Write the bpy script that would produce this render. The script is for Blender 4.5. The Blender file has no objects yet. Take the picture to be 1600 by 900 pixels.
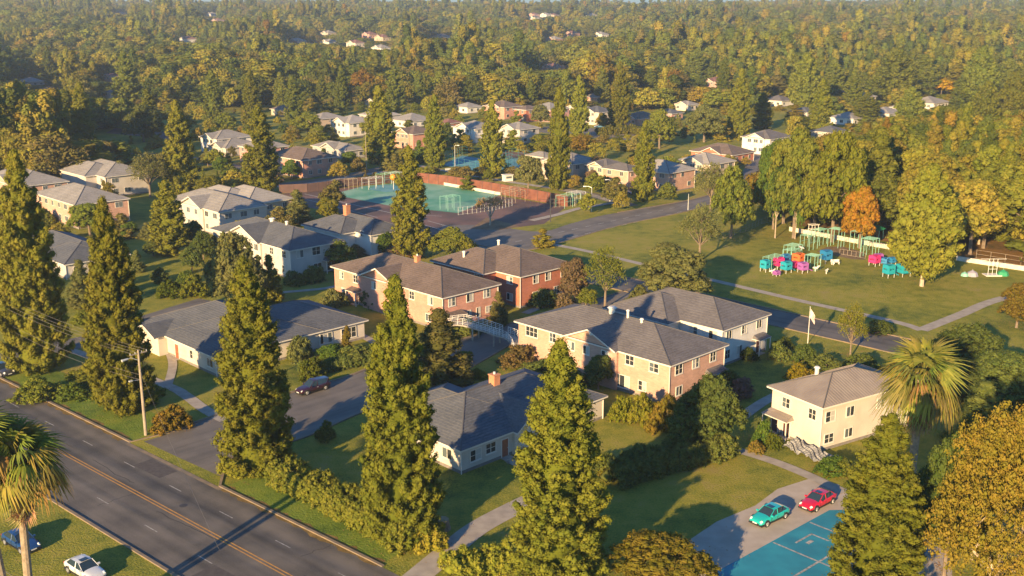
import bpy, math, random
import numpy as np
from mathutils import Vector, Matrix
R_ = math.radians
rnd = random.Random(7)
nr = np.random.RandomState(7)
sc = bpy.context.scene
COL = sc.collection

# ------------------------------------------------------------------ camera
F_PX, HOR, CAM_H = 1700.0, 3.0, 50.0
PITCH = math.atan((450 - HOR) / F_PX)
cam = bpy.data.objects.new('camera', bpy.data.cameras.new('camera'))
COL.objects.link(cam); sc.camera = cam
cam.location = (0, 0, CAM_H)
cam.rotation_euler = (R_(90) - PITCH, 0, 0)
cam.data.lens = 36 * F_PX / 1600
cam.data.clip_start = 1; cam.data.clip_end = 30000

# ------------------------------------------------------------------ light
SUN_AZ, SUN_EL = 243.0, 15.0     # direction TO the sun, degrees from +X, and its height
w = bpy.data.worlds.new('World'); sc.world = w; w.use_nodes = True
nt = w.node_tree; nt.nodes.clear()
sky = nt.nodes.new('ShaderNodeTexSky'); sky.sky_type = 'NISHITA'; sky.sun_disc = False
sky.sun_elevation = R_(SUN_EL); sky.sun_rotation = R_(90 - SUN_AZ)
sky.air_density = 1.3; sky.dust_density = 0.6; sky.ozone_density = 3.0
bg = nt.nodes.new('ShaderNodeBackground'); bg.inputs[1].default_value = 0.066
wo = nt.nodes.new('ShaderNodeOutputWorld')
tint = nt.nodes.new('ShaderNodeMix'); tint.data_type = 'RGBA'; tint.blend_type = 'MULTIPLY'; tint.inputs[0].default_value = 1
tint.inputs[7].default_value = (.48, .90, 1.4, 1)
nt.links.new(sky.outputs[0], tint.inputs[6]); nt.links.new(tint.outputs[2], bg.inputs[0]); nt.links.new(bg.outputs[0], wo.inputs[0])
sl = bpy.data.lights.new('sun', 'SUN'); so = bpy.data.objects.new('sun', sl); COL.objects.link(so)
sl.energy = 5.0; sl.angle = R_(0.6); sl.color = (1.0, 0.71, 0.36)
sd = Vector((math.cos(R_(SUN_AZ)) * math.cos(R_(SUN_EL)), math.sin(R_(SUN_AZ)) * math.cos(R_(SUN_EL)), math.sin(R_(SUN_EL))))
so.rotation_euler = sd.to_track_quat('Z', 'Y').to_euler()
so.location = (-100, -200, 80)
sc.view_settings.view_transform = 'Standard'; sc.view_settings.look = 'None'
sc.view_settings.exposure = 1.42; sc.view_settings.gamma = 1
sc.cycles.max_bounces = 5; sc.cycles.diffuse_bounces = 2; sc.cycles.glossy_bounces = 2
sc.cycles.transmission_bounces = 2; sc.cycles.volume_bounces = 0
sc.cycles.use_denoising = True

# ------------------------------------------------------------------ terrain and ray helpers
def H(x, y):
    d = math.hypot(x, y)
    t = min(1, max(0, (d - 620) / 1300)); s = t * t * (3 - 2 * t)
    return s * (28.5 + 4 * math.sin(x * .0021 + 1) * math.cos(y * .0017) + 3 * math.sin(x * .006 + y * .004))
def g(px, py, z=0.0):
    fw = F_PX * math.cos(PITCH) - (py - 450) * math.sin(PITCH)
    dn = F_PX * math.sin(PITCH) + (py - 450) * math.cos(PITCH)
    s = (CAM_H - z) / dn
    return Vector(((px - 800) * s, fw * s, z))
def proj(x, y, z):
    dx, dy, dz = x, y, z - CAM_H
    f = dy * math.cos(PITCH) - dz * math.sin(PITCH)
    u = dz * math.cos(PITCH) + dy * math.sin(PITCH)
    return 800 + F_PX * dx / f, 450 - F_PX * u / f
def pxm(y): return F_PX / math.hypot(y, 50)

# ------------------------------------------------------------------ materials
MATS = {}
def new_mat(name):
    m = bpy.data.materials.new(name); m.use_nodes = True; MATS[name] = m
    return m, m.node_tree, m.node_tree.nodes['Principled BSDF']
def pmat(name, col, rough=.8, metal=0, col2=None, scale=3.0, bump=0.0, bscale=None, detail=4, fac=(0.35, 0.65), coat=0):
    m, t, b = new_mat(name)
    b.inputs['Roughness'].default_value = rough; b.inputs['Metallic'].default_value = metal
    b.inputs['Base Color'].default_value = (*col, 1)
    b.inputs['Coat Weight'].default_value = coat
    if col2 or bump:
        tc = t.nodes.new('ShaderNodeTexCoord')
    if col2:
        n = t.nodes.new('ShaderNodeTexNoise'); n.inputs['Scale'].default_value = scale; n.inputs['Detail'].default_value = detail
        r = t.nodes.new('ShaderNodeMapRange'); r.inputs[1].default_value = fac[0]; r.inputs[2].default_value = fac[1]
        mx = t.nodes.new('ShaderNodeMix'); mx.data_type = 'RGBA'
        mx.inputs[6].default_value = (*col, 1); mx.inputs[7].default_value = (*col2, 1)
        t.links.new(tc.outputs['Object'], n.inputs['Vector']); t.links.new(n.outputs[0], r.inputs[0])
        t.links.new(r.outputs[0], mx.inputs[0]); t.links.new(mx.outputs[2], b.inputs['Base Color'])
    if bump:
        n2 = t.nodes.new('ShaderNodeTexNoise'); n2.inputs['Scale'].default_value = bscale or scale * 4; n2.inputs['Detail'].default_value = 3
        bp = t.nodes.new('ShaderNodeBump'); bp.inputs['Strength'].default_value = bump; bp.inputs['Distance'].default_value = .05
        t.links.new(tc.outputs['Object'], n2.inputs['Vector']); t.links.new(n2.outputs[0], bp.inputs['Height']); t.links.new(bp.outputs[0], b.inputs['Normal'])
    return m
def layered_ground(name, stops, scales, bump=.4, mix2=None):
    """noise-of-noise ground cover: stops = list of colours, scales = (large, medium, fine)"""
    m, t, b = new_mat(name); b.inputs['Roughness'].default_value = .95
    b.inputs['Specular IOR Level'].default_value = .15
    tc = t.nodes.new('ShaderNodeTexCoord')
    acc = None
    for s, wgt, det in zip(scales, (0.5, 0.3, 0.35), (5, 4, 3)):
        n = t.nodes.new('ShaderNodeTexNoise'); n.inputs['Scale'].default_value = s; n.inputs['Detail'].default_value = det
        n.inputs['Roughness'].default_value = .6
        t.links.new(tc.outputs['Object'], n.inputs['Vector'])
        mu = t.nodes.new('ShaderNodeMath'); mu.operation = 'MULTIPLY_ADD'; mu.inputs[1].default_value = wgt
        t.links.new(n.outputs[0], mu.inputs[0])
        if acc: t.links.new(acc.outputs[0], mu.inputs[2])
        else: mu.inputs[2].default_value = 0
        acc = mu; last = n
    r = t.nodes.new('ShaderNodeValToRGB'); cr = r.color_ramp
    k = len(stops); cr.elements[0].position = .43; cr.elements[0].color = (*stops[0], 1)
    cr.elements[1].position = .69; cr.elements[1].color = (*stops[-1], 1)
    for i in range(1, k - 1):
        e = cr.elements.new(.43 + .26 * i / (k - 1)); e.color = (*stops[i], 1)
    t.links.new(acc.outputs[0], r.inputs[0]); t.links.new(r.outputs[0], b.inputs['Base Color'])
    bp = t.nodes.new('ShaderNodeBump'); bp.inputs['Strength'].default_value = bump; bp.inputs['Distance'].default_value = .12
    t.links.new(last.outputs[0], bp.inputs['Height']); t.links.new(bp.outputs[0], b.inputs['Normal'])
    return m
GRASS = layered_ground('grass', [(.05, .075, .014), (.12, .14, .02), (.20, .195, .026), (.27, .235, .035), (.27, .21, .07)], (.05, .5, 4.5), .9)
VERGE = layered_ground('lush_grass', [(.06, .10, .014), (.13, .18, .022), (.20, .22, .03)], (.15, .8, 4), .9)
LITTER = layered_ground('leaf_litter', [(.08, .06, .02), (.17, .11, .035), (.27, .17, .055)], (.6, 3, 12), .5)
ORANGE_COVER = layered_ground('autumn_ground_cover', [(.07, .06, .02), (.2, .11, .03), (.28, .14, .04)], (.1, .5, 3), .9)
SOIL = layered_ground('soil', [(.10, .07, .04), (.18, .12, .07), (.24, .17, .10)], (.2, 1, 5), .5)
def asphalt(name, base, streak, ang):
    m, t, b = new_mat(name); b.inputs['Roughness'].default_value = .8
    tc = t.nodes.new('ShaderNodeTexCoord'); mp = t.nodes.new('ShaderNodeMapping')
    mp.inputs['Rotation'].default_value = (0, 0, R_(-ang)); mp.inputs['Scale'].default_value = (1, 1, 1)
    t.links.new(tc.outputs['Object'], mp.inputs[0])
    sep = t.nodes.new('ShaderNodeMapping'); sep.inputs['Scale'].default_value = (.012, .55, 1)
    t.links.new(mp.outputs[0], sep.inputs[0])
    n1 = t.nodes.new('ShaderNodeTexNoise'); n1.inputs['Scale'].default_value = 1; n1.inputs['Detail'].default_value = 3
    t.links.new(sep.outputs[0], n1.inputs[0])
    n2 = t.nodes.new('ShaderNodeTexNoise'); n2.inputs['Scale'].default_value = .25; n2.inputs['Detail'].default_value = 6
    t.links.new(mp.outputs[0], n2.inputs[0])
    n3 = t.nodes.new('ShaderNodeTexNoise'); n3.inputs['Scale'].default_value = 9; n3.inputs['Detail'].default_value = 2
    t.links.new(mp.outputs[0], n3.inputs[0])
    a = t.nodes.new('ShaderNodeMath'); a.operation = 'ADD'; t.links.new(n1.outputs[0], a.inputs[0]); t.links.new(n2.outputs[0], a.inputs[1])
    a2 = t.nodes.new('ShaderNodeMath'); a2.operation = 'MULTIPLY_ADD'; a2.inputs[1].default_value = .5
    t.links.new(n3.outputs[0], a2.inputs[0]); t.links.new(a.outputs[0], a2.inputs[2])
    r = t.nodes.new('ShaderNodeMapRange'); r.inputs[1].default_value = .98; r.inputs[2].default_value = 1.5
    t.links.new(a2.outputs[0], r.inputs[0])
    mx = t.nodes.new('ShaderNodeMix'); mx.data_type = 'RGBA'; mx.inputs[6].default_value = (*base, 1); mx.inputs[7].default_value = (*streak, 1)
    t.links.new(r.outputs[0], mx.inputs[0]); t.links.new(mx.outputs[2], b.inputs['Base Color'])
    bp = t.nodes.new('ShaderNodeBump'); bp.inputs['Strength'].default_value = .15; bp.inputs['Distance'].default_value = .02
    t.links.new(n3.outputs[0], bp.inputs['Height']); t.links.new(bp.outputs[0], b.inputs['Normal'])
    return m
ASPH = asphalt('asphalt_main', (.052, .046, .041), (.145, .124, .104), -41.5)
ASPH2 = asphalt('asphalt_side', (.09, .078, .066), (.17, .145, .12), 46)
CONC = pmat('concrete', (.27, .23, .19), .9, col2=(.36, .31, .25), scale=.8, bump=.2, bscale=12)
KERB = pmat('kerb_concrete', (.15, .12, .09), .9, col2=(.24, .17, .10), scale=.8)
PADM = pmat('pad_concrete', (.34, .28, .22), .9, col2=(.42, .35, .28), scale=.5, bump=.1, bscale=10)
YEL = pmat('yellow_paint', (.52, .26, .04), .7, col2=(.35, .18, .05), scale=2)
WHT = pmat('white_paint', (.42, .40, .36), .7, col2=(.2, .18, .165), scale=3)
COURT_BLUE = pmat('blue_court_paint', (.012, .17, .24), .75, col2=(.02, .24, .31), scale=.35, bump=.1)
COURT_GREEN = pmat('green_court_paint', (.07, .26, .16), .85, col2=(.2, .36, .25), scale=.12, fac=(.4, .6))
COURT_TEAL = pmat('teal_court_paint', (.06, .22, .25), .85, col2=(.13, .3, .31), scale=.3, fac=(.4, .6))
BROWN_PAVE = pmat('brown_paving', (.085, .05, .042), .85, col2=(.16, .085, .065), scale=.12, fac=(.4, .62), bump=.2)
BROWN_WALL = pmat('brown_wall', (.125, .042, .026), .88, col2=(.19, .07, .04), scale=.5)
FOREST_FLOOR = layered_ground('forest_floor', [(.03, .033, .012), (.055, .055, .018), (.08, .07, .025)], (.02, .1, 1), .5)

def wallmat(name, col, brick=False, col2=None):
    m, t, b = new_mat(name); b.inputs['Roughness'].default_value = .85
    tc = t.nodes.new('ShaderNodeTexCoord')
    n = t.nodes.new('ShaderNodeTexNoise'); n.inputs['Scale'].default_value = .5; n.inputs['Detail'].default_value = 6
    t.links.new(tc.outputs['Object'], n.inputs['Vector'])
    c2 = col2 or tuple(c * .84 for c in col)
    mx = t.nodes.new('ShaderNodeMix'); mx.data_type = 'RGBA'; mx.inputs[6].default_value = (*col, 1); mx.inputs[7].default_value = (*c2, 1)
    r = t.nodes.new('ShaderNodeMapRange'); r.inputs[1].default_value = .4; r.inputs[2].default_value = .68
    t.links.new(n.outputs[0], r.inputs[0]); t.links.new(r.outputs[0], mx.inputs[0])
    src = mx.outputs[2]
    # lap / course lines run level round the house
    sep = t.nodes.new('ShaderNodeSeparateXYZ'); t.links.new(tc.outputs['Object'], sep.inputs[0])
    mm = t.nodes.new('ShaderNodeMath'); mm.operation = 'MULTIPLY'; mm.inputs[1].default_value = 1 / (.16 if brick else .2)
    t.links.new(sep.outputs[2], mm.inputs[0])
    fr = t.nodes.new('ShaderNodeMath'); fr.operation = 'FRACT'; t.links.new(mm.outputs[0], fr.inputs[0])
    if brick:
        fl = t.nodes.new('ShaderNodeMath'); fl.operation = 'FLOOR'; t.links.new(mm.outputs[0], fl.inputs[0])
        ad = t.nodes.new('ShaderNodeMath'); ad.operation = 'ADD'; t.links.new(sep.outputs[0], ad.inputs[0]); t.links.new(sep.outputs[1], ad.inputs[1])
        cb = t.nodes.new('ShaderNodeCombineXYZ')
        of = t.nodes.new('ShaderNodeMath'); of.operation = 'MULTIPLY_ADD'; of.inputs[1].default_value = 2.2
        t.links.new(ad.outputs[0], of.inputs[0]); 
        h = t.nodes.new('ShaderNodeMath'); h.operation = 'MULTIPLY'; h.inputs[1].default_value = .5; t.links.new(fl.outputs[0], h.inputs[0]); t.links.new(h.outputs[0], of.inputs[2])
        f2 = t.nodes.new('ShaderNodeMath'); f2.operation = 'FLOOR'; t.links.new(of.outputs[0], f2.inputs[0])
        t.links.new(f2.outputs[0], cb.inputs[0]); t.links.new(fl.outputs[0], cb.inputs[1])
        wn = t.nodes.new('ShaderNodeTexWhiteNoise'); wn.noise_dimensions = '2D'; t.links.new(cb.outputs[0], wn.inputs['Vector'])
        hs = t.nodes.new('ShaderNodeHueSaturation')
        r2 = t.nodes.new('ShaderNodeMapRange'); r2.inputs[3].default_value = .9; r2.inputs[4].default_value = 1.08
        t.links.new(wn.outputs[0], r2.inputs[0]); t.links.new(r2.outputs[0], hs.inputs['Value']); t.links.new(src, hs.inputs['Color'])
        src = hs.outputs[0]
    t.links.new(src, b.inputs['Base Color'])
    bp = t.nodes.new('ShaderNodeBump'); bp.inputs['Strength'].default_value = .1; bp.inputs['Distance'].default_value = .015
    t.links.new(fr.outputs[0], bp.inputs['Height']); t.links.new(bp.outputs[0], b.inputs['Normal'])
    return m
WALL = {
    'pink': wallmat('pink_wall', (.50, .295, .215), True), 'salmon': wallmat('salmon_brick', (.52, .255, .185), True),
    'cream': wallmat('cream_wall', (.55, .48, .40)), 'offwhite': wallmat('offwhite_wall', (.50, .45, .40)),
    'white': wallmat('white_wall', (.66, .62, .56)), 'grey': wallmat('grey_wall', (.36, .34, .34)),
    'beige': wallmat('beige_wall', (.50, .38, .27)), 'brickred': wallmat('red_brick', (.42, .15, .09), True),
    'rose': wallmat('rose_wall', (.50, .27, .23), True), 'stone': wallmat('pale_stone_wall', (.47, .38, .31), True)}
def roofmat(name, c1, c2):
    m, t, b = new_mat(name); b.inputs['Roughness'].default_value = .9; b.inputs['Specular IOR Level'].default_value = .25
    tc = t.nodes.new('ShaderNodeTexCoord')
    v = t.nodes.new('ShaderNodeTexVoronoi'); v.inputs['Scale'].default_value = 3.2
    n = t.nodes.new('ShaderNodeTexNoise'); n.inputs['Scale'].default_value = .35; n.inputs['Detail'].default_value = 6
    mp = t.nodes.new('ShaderNodeMapping'); mp.inputs['Scale'].default_value = (1, 1, 4)
    t.links.new(tc.outputs['Object'], mp.inputs[0]); t.links.new(mp.outputs[0], v.inputs['Vector']); t.links.new(tc.outputs['Object'], n.inputs['Vector'])
    sep = t.nodes.new('ShaderNodeSeparateColor'); t.links.new(v.outputs['Color'], sep.inputs[0])
    a = t.nodes.new('ShaderNodeMath'); a.operation = 'MULTIPLY_ADD'; a.inputs[1].default_value = .45
    t.links.new(sep.outputs[0], a.inputs[0]); t.links.new(n.outputs[0], a.inputs[2])
    r = t.nodes.new('ShaderNodeMapRange'); r.inputs[1].default_value = .35; r.inputs[2].default_value = 1.0; t.links.new(a.outputs[0], r.inputs[0])
    mx = t.nodes.new('ShaderNodeMix'); mx.data_type = 'RGBA'; mx.inputs[6].default_value = (*c1, 1); mx.inputs[7].default_value = (*c2, 1)
    t.links.new(r.outputs[0], mx.inputs[0]); t.links.new(mx.outputs[2], b.inputs['Base Color'])
    return m
ROOF = {'slate': roofmat('slate_shingles', (.075, .08, .092), (.125, .127, .136)), 'greybrown': roofmat('greybrown_shingles', (.10, .09, .09), (.16, .145, .142)),
        'brown': roofmat('brown_shingles', (.105, .078, .065), (.175, .13, .108)), 'grey': roofmat('grey_shingles', (.19, .175, .16), (.29, .265, .24)),
        'metal': pmat('tan_metal_roof', (.215, .175, .145), .6, .0, col2=(.265, .22, .18), scale=.5), 'pale': roofmat('pale_shingles', (.25, .225, .2), (.34, .31, .275)),
        'darkred': roofmat('darkred_shingles', (.15, .07, .055), (.22, .11, .09))}
TRIM = pmat('white_trim', (.62, .57, .50), .6)
FOUND = pmat('foundation', (.16, .14, .125), .9, col2=(.22, .19, .17), scale=2)
RIDGE = pmat('ridge_cap', (.085, .078, .078), .9)
def glassmat(name, col, rough=.08):
    m, t, b = new_mat(name); b.inputs['Base Color'].default_value = (*col, 1); b.inputs['Roughness'].default_value = rough
    b.inputs['Specular IOR Level'].default_value = .6
    return m
GLASS = glassmat('dark_glass', (.03, .035, .04)); CURT = glassmat('curtained_glass', (.42, .40, .36), .35); GLASS2 = glassmat('grey_glass', (.09, .11, .12))
DOOR = pmat('door_wood', (.26, .075, .035), .6, col2=(.32, .1, .05), scale=2); DOORD = pmat('dark_door', (.07, .03, .03), .6)
BRICKCH = wallmat('chimney_brick', (.48, .2, .1), True)
METAL = pmat('pale_metal', (.55, .55, .52), .4, .3); POLEW = pmat('pole_wood', (.24, .19, .14), .9, col2=(.32, .26, .19), scale=2)
BARK = pmat('bark', (.14, .10, .07), .95, col2=(.21, .16, .11), scale=2.5, bump=.5); PALEBARK = pmat('pale_bark', (.36, .28, .2), .9, col2=(.45, .36, .26), scale=2)
RAIL = pmat('rail_paint', (.62, .58, .53), .5)

def leafmat(name, trans=.22, vspread=.5, inst=False):
    m = bpy.data.materials.new(name); m.use_nodes = True; t = m.node_tree; t.nodes.clear()
    oi = t.nodes.new('ShaderNodeObjectInfo'); at = t.nodes.new('ShaderNodeAttribute'); at.attribute_name = 'tint'
    hs = t.nodes.new('ShaderNodeHueSaturation')
    if inst:
        ia = t.nodes.new('ShaderNodeAttribute'); ia.attribute_type = 'INSTANCER'; ia.attribute_name = 'leaf_colour'; t.links.new(ia.outputs['Color'], hs.inputs['Color'])
    else: t.links.new(oi.outputs['Color'], hs.inputs['Color'])
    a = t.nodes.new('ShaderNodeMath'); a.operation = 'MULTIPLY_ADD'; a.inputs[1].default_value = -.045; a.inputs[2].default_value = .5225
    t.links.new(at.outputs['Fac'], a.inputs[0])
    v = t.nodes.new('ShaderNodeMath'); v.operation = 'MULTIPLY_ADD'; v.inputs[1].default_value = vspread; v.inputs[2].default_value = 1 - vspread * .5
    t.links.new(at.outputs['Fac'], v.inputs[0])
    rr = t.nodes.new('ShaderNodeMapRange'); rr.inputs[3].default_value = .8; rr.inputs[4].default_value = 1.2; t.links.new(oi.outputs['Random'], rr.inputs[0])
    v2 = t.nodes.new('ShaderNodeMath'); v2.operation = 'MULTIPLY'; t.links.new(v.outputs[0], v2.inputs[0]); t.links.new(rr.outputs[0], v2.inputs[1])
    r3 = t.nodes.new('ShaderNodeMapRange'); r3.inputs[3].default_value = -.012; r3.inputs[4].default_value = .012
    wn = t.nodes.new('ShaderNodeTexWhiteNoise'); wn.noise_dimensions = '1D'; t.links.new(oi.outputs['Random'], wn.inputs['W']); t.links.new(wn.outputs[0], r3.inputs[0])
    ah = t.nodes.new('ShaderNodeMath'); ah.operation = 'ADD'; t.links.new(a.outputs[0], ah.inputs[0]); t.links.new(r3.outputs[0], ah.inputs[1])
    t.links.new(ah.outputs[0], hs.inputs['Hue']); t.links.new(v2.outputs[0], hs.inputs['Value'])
    d = t.nodes.new('ShaderNodeBsdfDiffuse'); tr = t.nodes.new('ShaderNodeBsdfTranslucent'); mx = t.nodes.new('ShaderNodeMixShader'); mx.inputs[0].default_value = trans
    o = t.nodes.new('ShaderNodeOutputMaterial')
    for s in (d, tr): t.links.new(hs.outputs[0], s.inputs[0])
    t.links.new(d.outputs[0], mx.inputs[1]); t.links.new(tr.outputs[0], mx.inputs[2]); t.links.new(mx.outputs[0], o.inputs[0])
    return m
LEAF = leafmat('foliage')
WOODLEAF = leafmat('wood_foliage', .22, .28, True)
PALMLEAF = leafmat('palm_leaf', .25, .6)

# ------------------------------------------------------------------ mesh helpers
class MB:
    def __init__(s): s.v = []; s.f = []; s.m = []
    def poly(s, pts, mi=0):
        n = len(s.v); s.v += [tuple(p) for p in pts]; s.f.append(tuple(range(n, n + len(pts)))); s.m.append(mi)
    def box(s, x0, x1, y0, y1, z0, z1, mi=0):
        n = len(s.v)
        s.v += [(x0, y0, z0), (x1, y0, z0), (x1, y1, z0), (x0, y1, z0), (x0, y0, z1), (x1, y0, z1), (x1, y1, z1), (x0, y1, z1)]
        for q in ((0, 3, 2, 1), (4, 5, 6, 7), (0, 1, 5, 4), (1, 2, 6, 5), (2, 3, 7, 6), (3, 0, 4, 7)):
            s.f.append(tuple(n + i for i in q)); s.m.append(mi)
    def tube(s, pts, r, k=6, mi=0, caps=True):
        pts = [Vector(p) for p in pts]; n0 = len(s.v)
        rr = r if isinstance(r, (list, tuple)) else [r] * len(pts)
        for i, p in enumerate(pts):
            d = (pts[min(i + 1, len(pts) - 1)] - pts[max(i - 1, 0)]).normalized()
            a = d.orthogonal().normalized() if abs(d.z) < .99 else Vector((1, 0, 0)); b = d.cross(a).normalized(); a = b.cross(d)
            for j in range(k):
                th = 2 * math.pi * j / k; s.v.append(tuple(p + (a * math.cos(th) + b * math.sin(th)) * rr[i]))
        for i in range(len(pts) - 1):
            for j in range(k):
                a0 = n0 + i * k + j; a1 = n0 + i * k + (j + 1) % k; s.f.append((a0, a1, a1 + k, a0 + k)); s.m.append(mi)
        if caps:
            s.f.append(tuple(n0 + j for j in range(k))[::-1]); s.m.append(mi)
            e = n0 + (len(pts) - 1) * k; s.f.append(tuple(e + j for j in range(k))); s.m.append(mi)
    def mesh(s, name, mats):
        me = bpy.data.meshes.new(name); me.from_pydata(s.v, [], s.f)
        for m in (mats if isinstance(mats, (list, tuple)) else [mats]): me.materials.append(m)
        if any(s.m): me.polygons.foreach_set('material_index', s.m)
        me.update(); return me
    def build(s, name, mats, parent=None, smooth=False):
        me = s.mesh(name, mats)
        if smooth: me.polygons.foreach_set('use_smooth', [True] * len(me.polygons))
        return link(name, me, parent)
def link(name, data, parent=None, loc=None, rot=None, scale=None):
    o = bpy.data.objects.new(name, data); COL.objects.link(o)
    if parent: o.parent = parent
    if loc is not None: o.location = loc
    if rot is not None: o.rotation_euler = rot
    if scale is not None: o.scale = scale
    return o
def tag(o, label=None, cat=None, group=None, kind=None):
    if label: o['label'] = label
    if cat: o['category'] = cat
    if group: o['group'] = group
    if kind: o['kind'] = kind
    return o
def empty(name, loc, rz=0, label=None, cat=None, group=None):
    o = link(name, None, loc=loc, rot=(0, 0, rz)); o.empty_display_size = .5
    return tag(o, label, cat, group)

# ------------------------------------------------------------------ ground, roads
def sheet(name, pts, mat, z=.004, kind='structure', thick=0, mi=None):
    m = MB(); P = [(p[0], p[1], z) for p in pts]; m.poly(P)
    if thick:
        for i in range(len(P)):
            a, b = P[i], P[(i + 1) % len(P)]
            m.poly([a, (a[0], a[1], a[2] - thick), (b[0], b[1], b[2] - thick), b])
    o = m.build(name, mat)
    if sum((P[i][0] * P[(i + 1) % len(P)][1] - P[(i + 1) % len(P)][0] * P[i][1]) for i in range(len(P))) < 0: o.data.flip_normals()
    return tag(o, kind=kind)
def pp(*pix): return [g(*p) for p in pix]
def in_poly(x, y, P):
    c = False; n = len(P)
    for i in range(n):
        x1, y1 = P[i][0], P[i][1]; x2, y2 = P[i - 1][0], P[i - 1][1]
        if (y1 > y) != (y2 > y) and x < (x2 - x1) * (y - y1) / (y2 - y1) + x1: c = not c
    return c
ys = [-400, -200, 0, 50, 90, 130, 180, 250, 350, 500, 620] + list(range(700, 3000, 70)) + list(range(3000, 6001, 500))
xs = list(range(-3600, -1000, 400)) + list(range(-1000, 1001, 80)) + list(range(1400, 3601, 400))
m = MB(); m.v = [(x, y, H(x, y)) for y in ys for x in xs]
nx = len(xs); m.f = [(j * nx + i, j * nx + i + 1, (j + 1) * nx + i + 1, (j + 1) * nx + i) for j in range(len(ys) - 1) for i in range(nx - 1)]; m.m = [0] * len(m.f)
ground = tag(m.build('ground', GRASS, smooth=True), kind='structure')

ROADD = Vector((math.cos(R_(-41.4)), math.sin(R_(-41.4)), 0)); ROADN = Vector((-ROADD.y, ROADD.x, 0))
RO = g(345, 842)      # a point on the double yellow line
def rp(s, t, z=0): p = RO + ROADD * s + ROADN * t; return Vector((p.x, p.y, z))
RW0, RW1 = -6.6, 6.6
main_poly = [rp(-260, RW0), rp(90, RW0), rp(90, RW1), rp(-260, RW1)]
NOTREE = [main_poly]
sheet('main_road', main_poly, ASPH, .008)
def stripe(mbd, s0, s1, t, wd, z=.014):
    mbd.poly([rp(s0, t - wd / 2, z), rp(s1, t - wd / 2, z), rp(s1, t + wd / 2, z), rp(s0, t + wd / 2, z)])
for t in (-.19, .19):
    q = MB(); stripe(q, -260, 90, t, .14); tag(q.build('yellow_centre_line', YEL), kind='structure')
for t in (-3.3, 3.3):
    q = MB()
    for k in range(-30, 12):
        stripe(q, k * 9.3 + (4.2 if t > 0 else 1.2), k * 9.3 + 2.3 + (4.2 if t > 0 else 1.2), t, .10)
    tag(q.build('white_lane_dashes', WHT), kind='structure')

PATCH = pmat('patch_asphalt', (.055, .046, .043), .85, col2=(.08, .068, .062), scale=2)
for k, (s0, l, t0, wd_) in enumerate(((-22, 5.2, 3.5, 2.4), (4, 3.1, -5.8, 2.6), (18, 6.0, 1.0, 1.6), (-48, 4, -3, 2.2), (36, 2.6, 4.2, 1.8))):
    sheet('asphalt_patch', [rp(s0, t0), rp(s0 + l, t0 + .1), rp(s0 + l - .1, t0 + wd_), rp(s0 - .1, t0 + wd_ - .1)], PATCH, .0115)
for (s0, t0) in ((-9, 1.6), (24, -1.7), (-34, -1.6)):
    q = MB(); c0 = rp(s0, t0); q.poly([(c0.x + .42 * math.cos(a * .5236), c0.y + .42 * math.sin(a * .5236), .0165) for a in range(12)]); tag(q.build('manhole_cover', pmat('cast_iron', (.07, .06, .055), .6, .4)), 'round iron manhole cover in the main road ' + ('near the side street' if s0 == -9 else 'toward the bottom edge' if s0 > 0 else 'toward the left'), 'manhole cover')
CRACK = pmat('crack_tar', (.018, .016, .015), .7)
rc = random.Random(5)
for k in range(9):
    s0 = rc.uniform(-60, 50); t0 = rc.uniform(-6, 6); q = MB(); along = k % 3; p_ = []
    for j in range(12):
        p_.append((s0, t0)); s0 += rc.uniform(.5, 1.3) if along else rc.uniform(-.25, .25); t0 += rc.uniform(-.18, .18) if along else rc.uniform(.25, .6)
        if abs(t0) > 6.4: break
    for j in range(len(p_) - 1):
        a, b = p_[j], p_[j + 1]; w_ = .035
        q.poly([rp(a[0] - (0 if along else w_), a[1] - (w_ if along else 0), .0125), rp(b[0] - (0 if along else w_), b[1] - (w_ if along else 0), .0125), rp(b[0] + (0 if along else w_), b[1] + (w_ if along else 0), .0125), rp(a[0] + (0 if along else w_), a[1] + (w_ if along else 0), .0125)])
    if q.v: tag(q.build('road_crack', CRACK), kind='structure')
def strip(name, pts, wd, mat, z, kind='structure', thick=0, close=True):
    pts = [Vector((p[0], p[1], 0)) for p in pts]; L, Rr = [], []
    for i, p in enumerate(pts):
        d = (pts[min(i + 1, len(pts) - 1)] - pts[max(i - 1, 0)]).normalized(); n = Vector((-d.y, d.x, 0))
        L.append(p + n * wd / 2); Rr.append(p - n * wd / 2)
    m = MB()
    for i in range(len(pts) - 1):
        m.poly([(*Rr[i].xy, z), (*Rr[i + 1].xy, z), (*L[i + 1].xy, z), (*L[i].xy, z)])
        if thick:
            for S in (L, Rr):
                a, b = S[i], S[i + 1]; m.poly([(*a.xy, z), (*b.xy, z), (*b.xy, z - thick), (*a.xy, z - thick)])
    if thick:
        for i in (0, -1): m.poly([(*L[i].xy, z), (*Rr[i].xy, z), (*Rr[i].xy, z - thick), (*L[i].xy, z - thick)])
    o = m.build(name, mat); tag(o, kind=kind)
    return L + Rr[::-1]
def smooth_line(pts, n=6):
    out = []
    for i in range(len(pts) - 1):
        p0, p1, p2, p3 = pts[max(i - 1, 0)], pts[i], pts[i + 1], pts[min(i + 2, len(pts) - 1)]
        for k in range(n):
            t = k / n
            out.append(.5 * ((2 * p1) + (p2 - p0) * t + (2 * p0 - 5 * p1 + 4 * p2 - p3) * t * t + (3 * p1 - p0 - 3 * p2 + p3) * t ** 3))
    return out + [pts[-1]]
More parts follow.
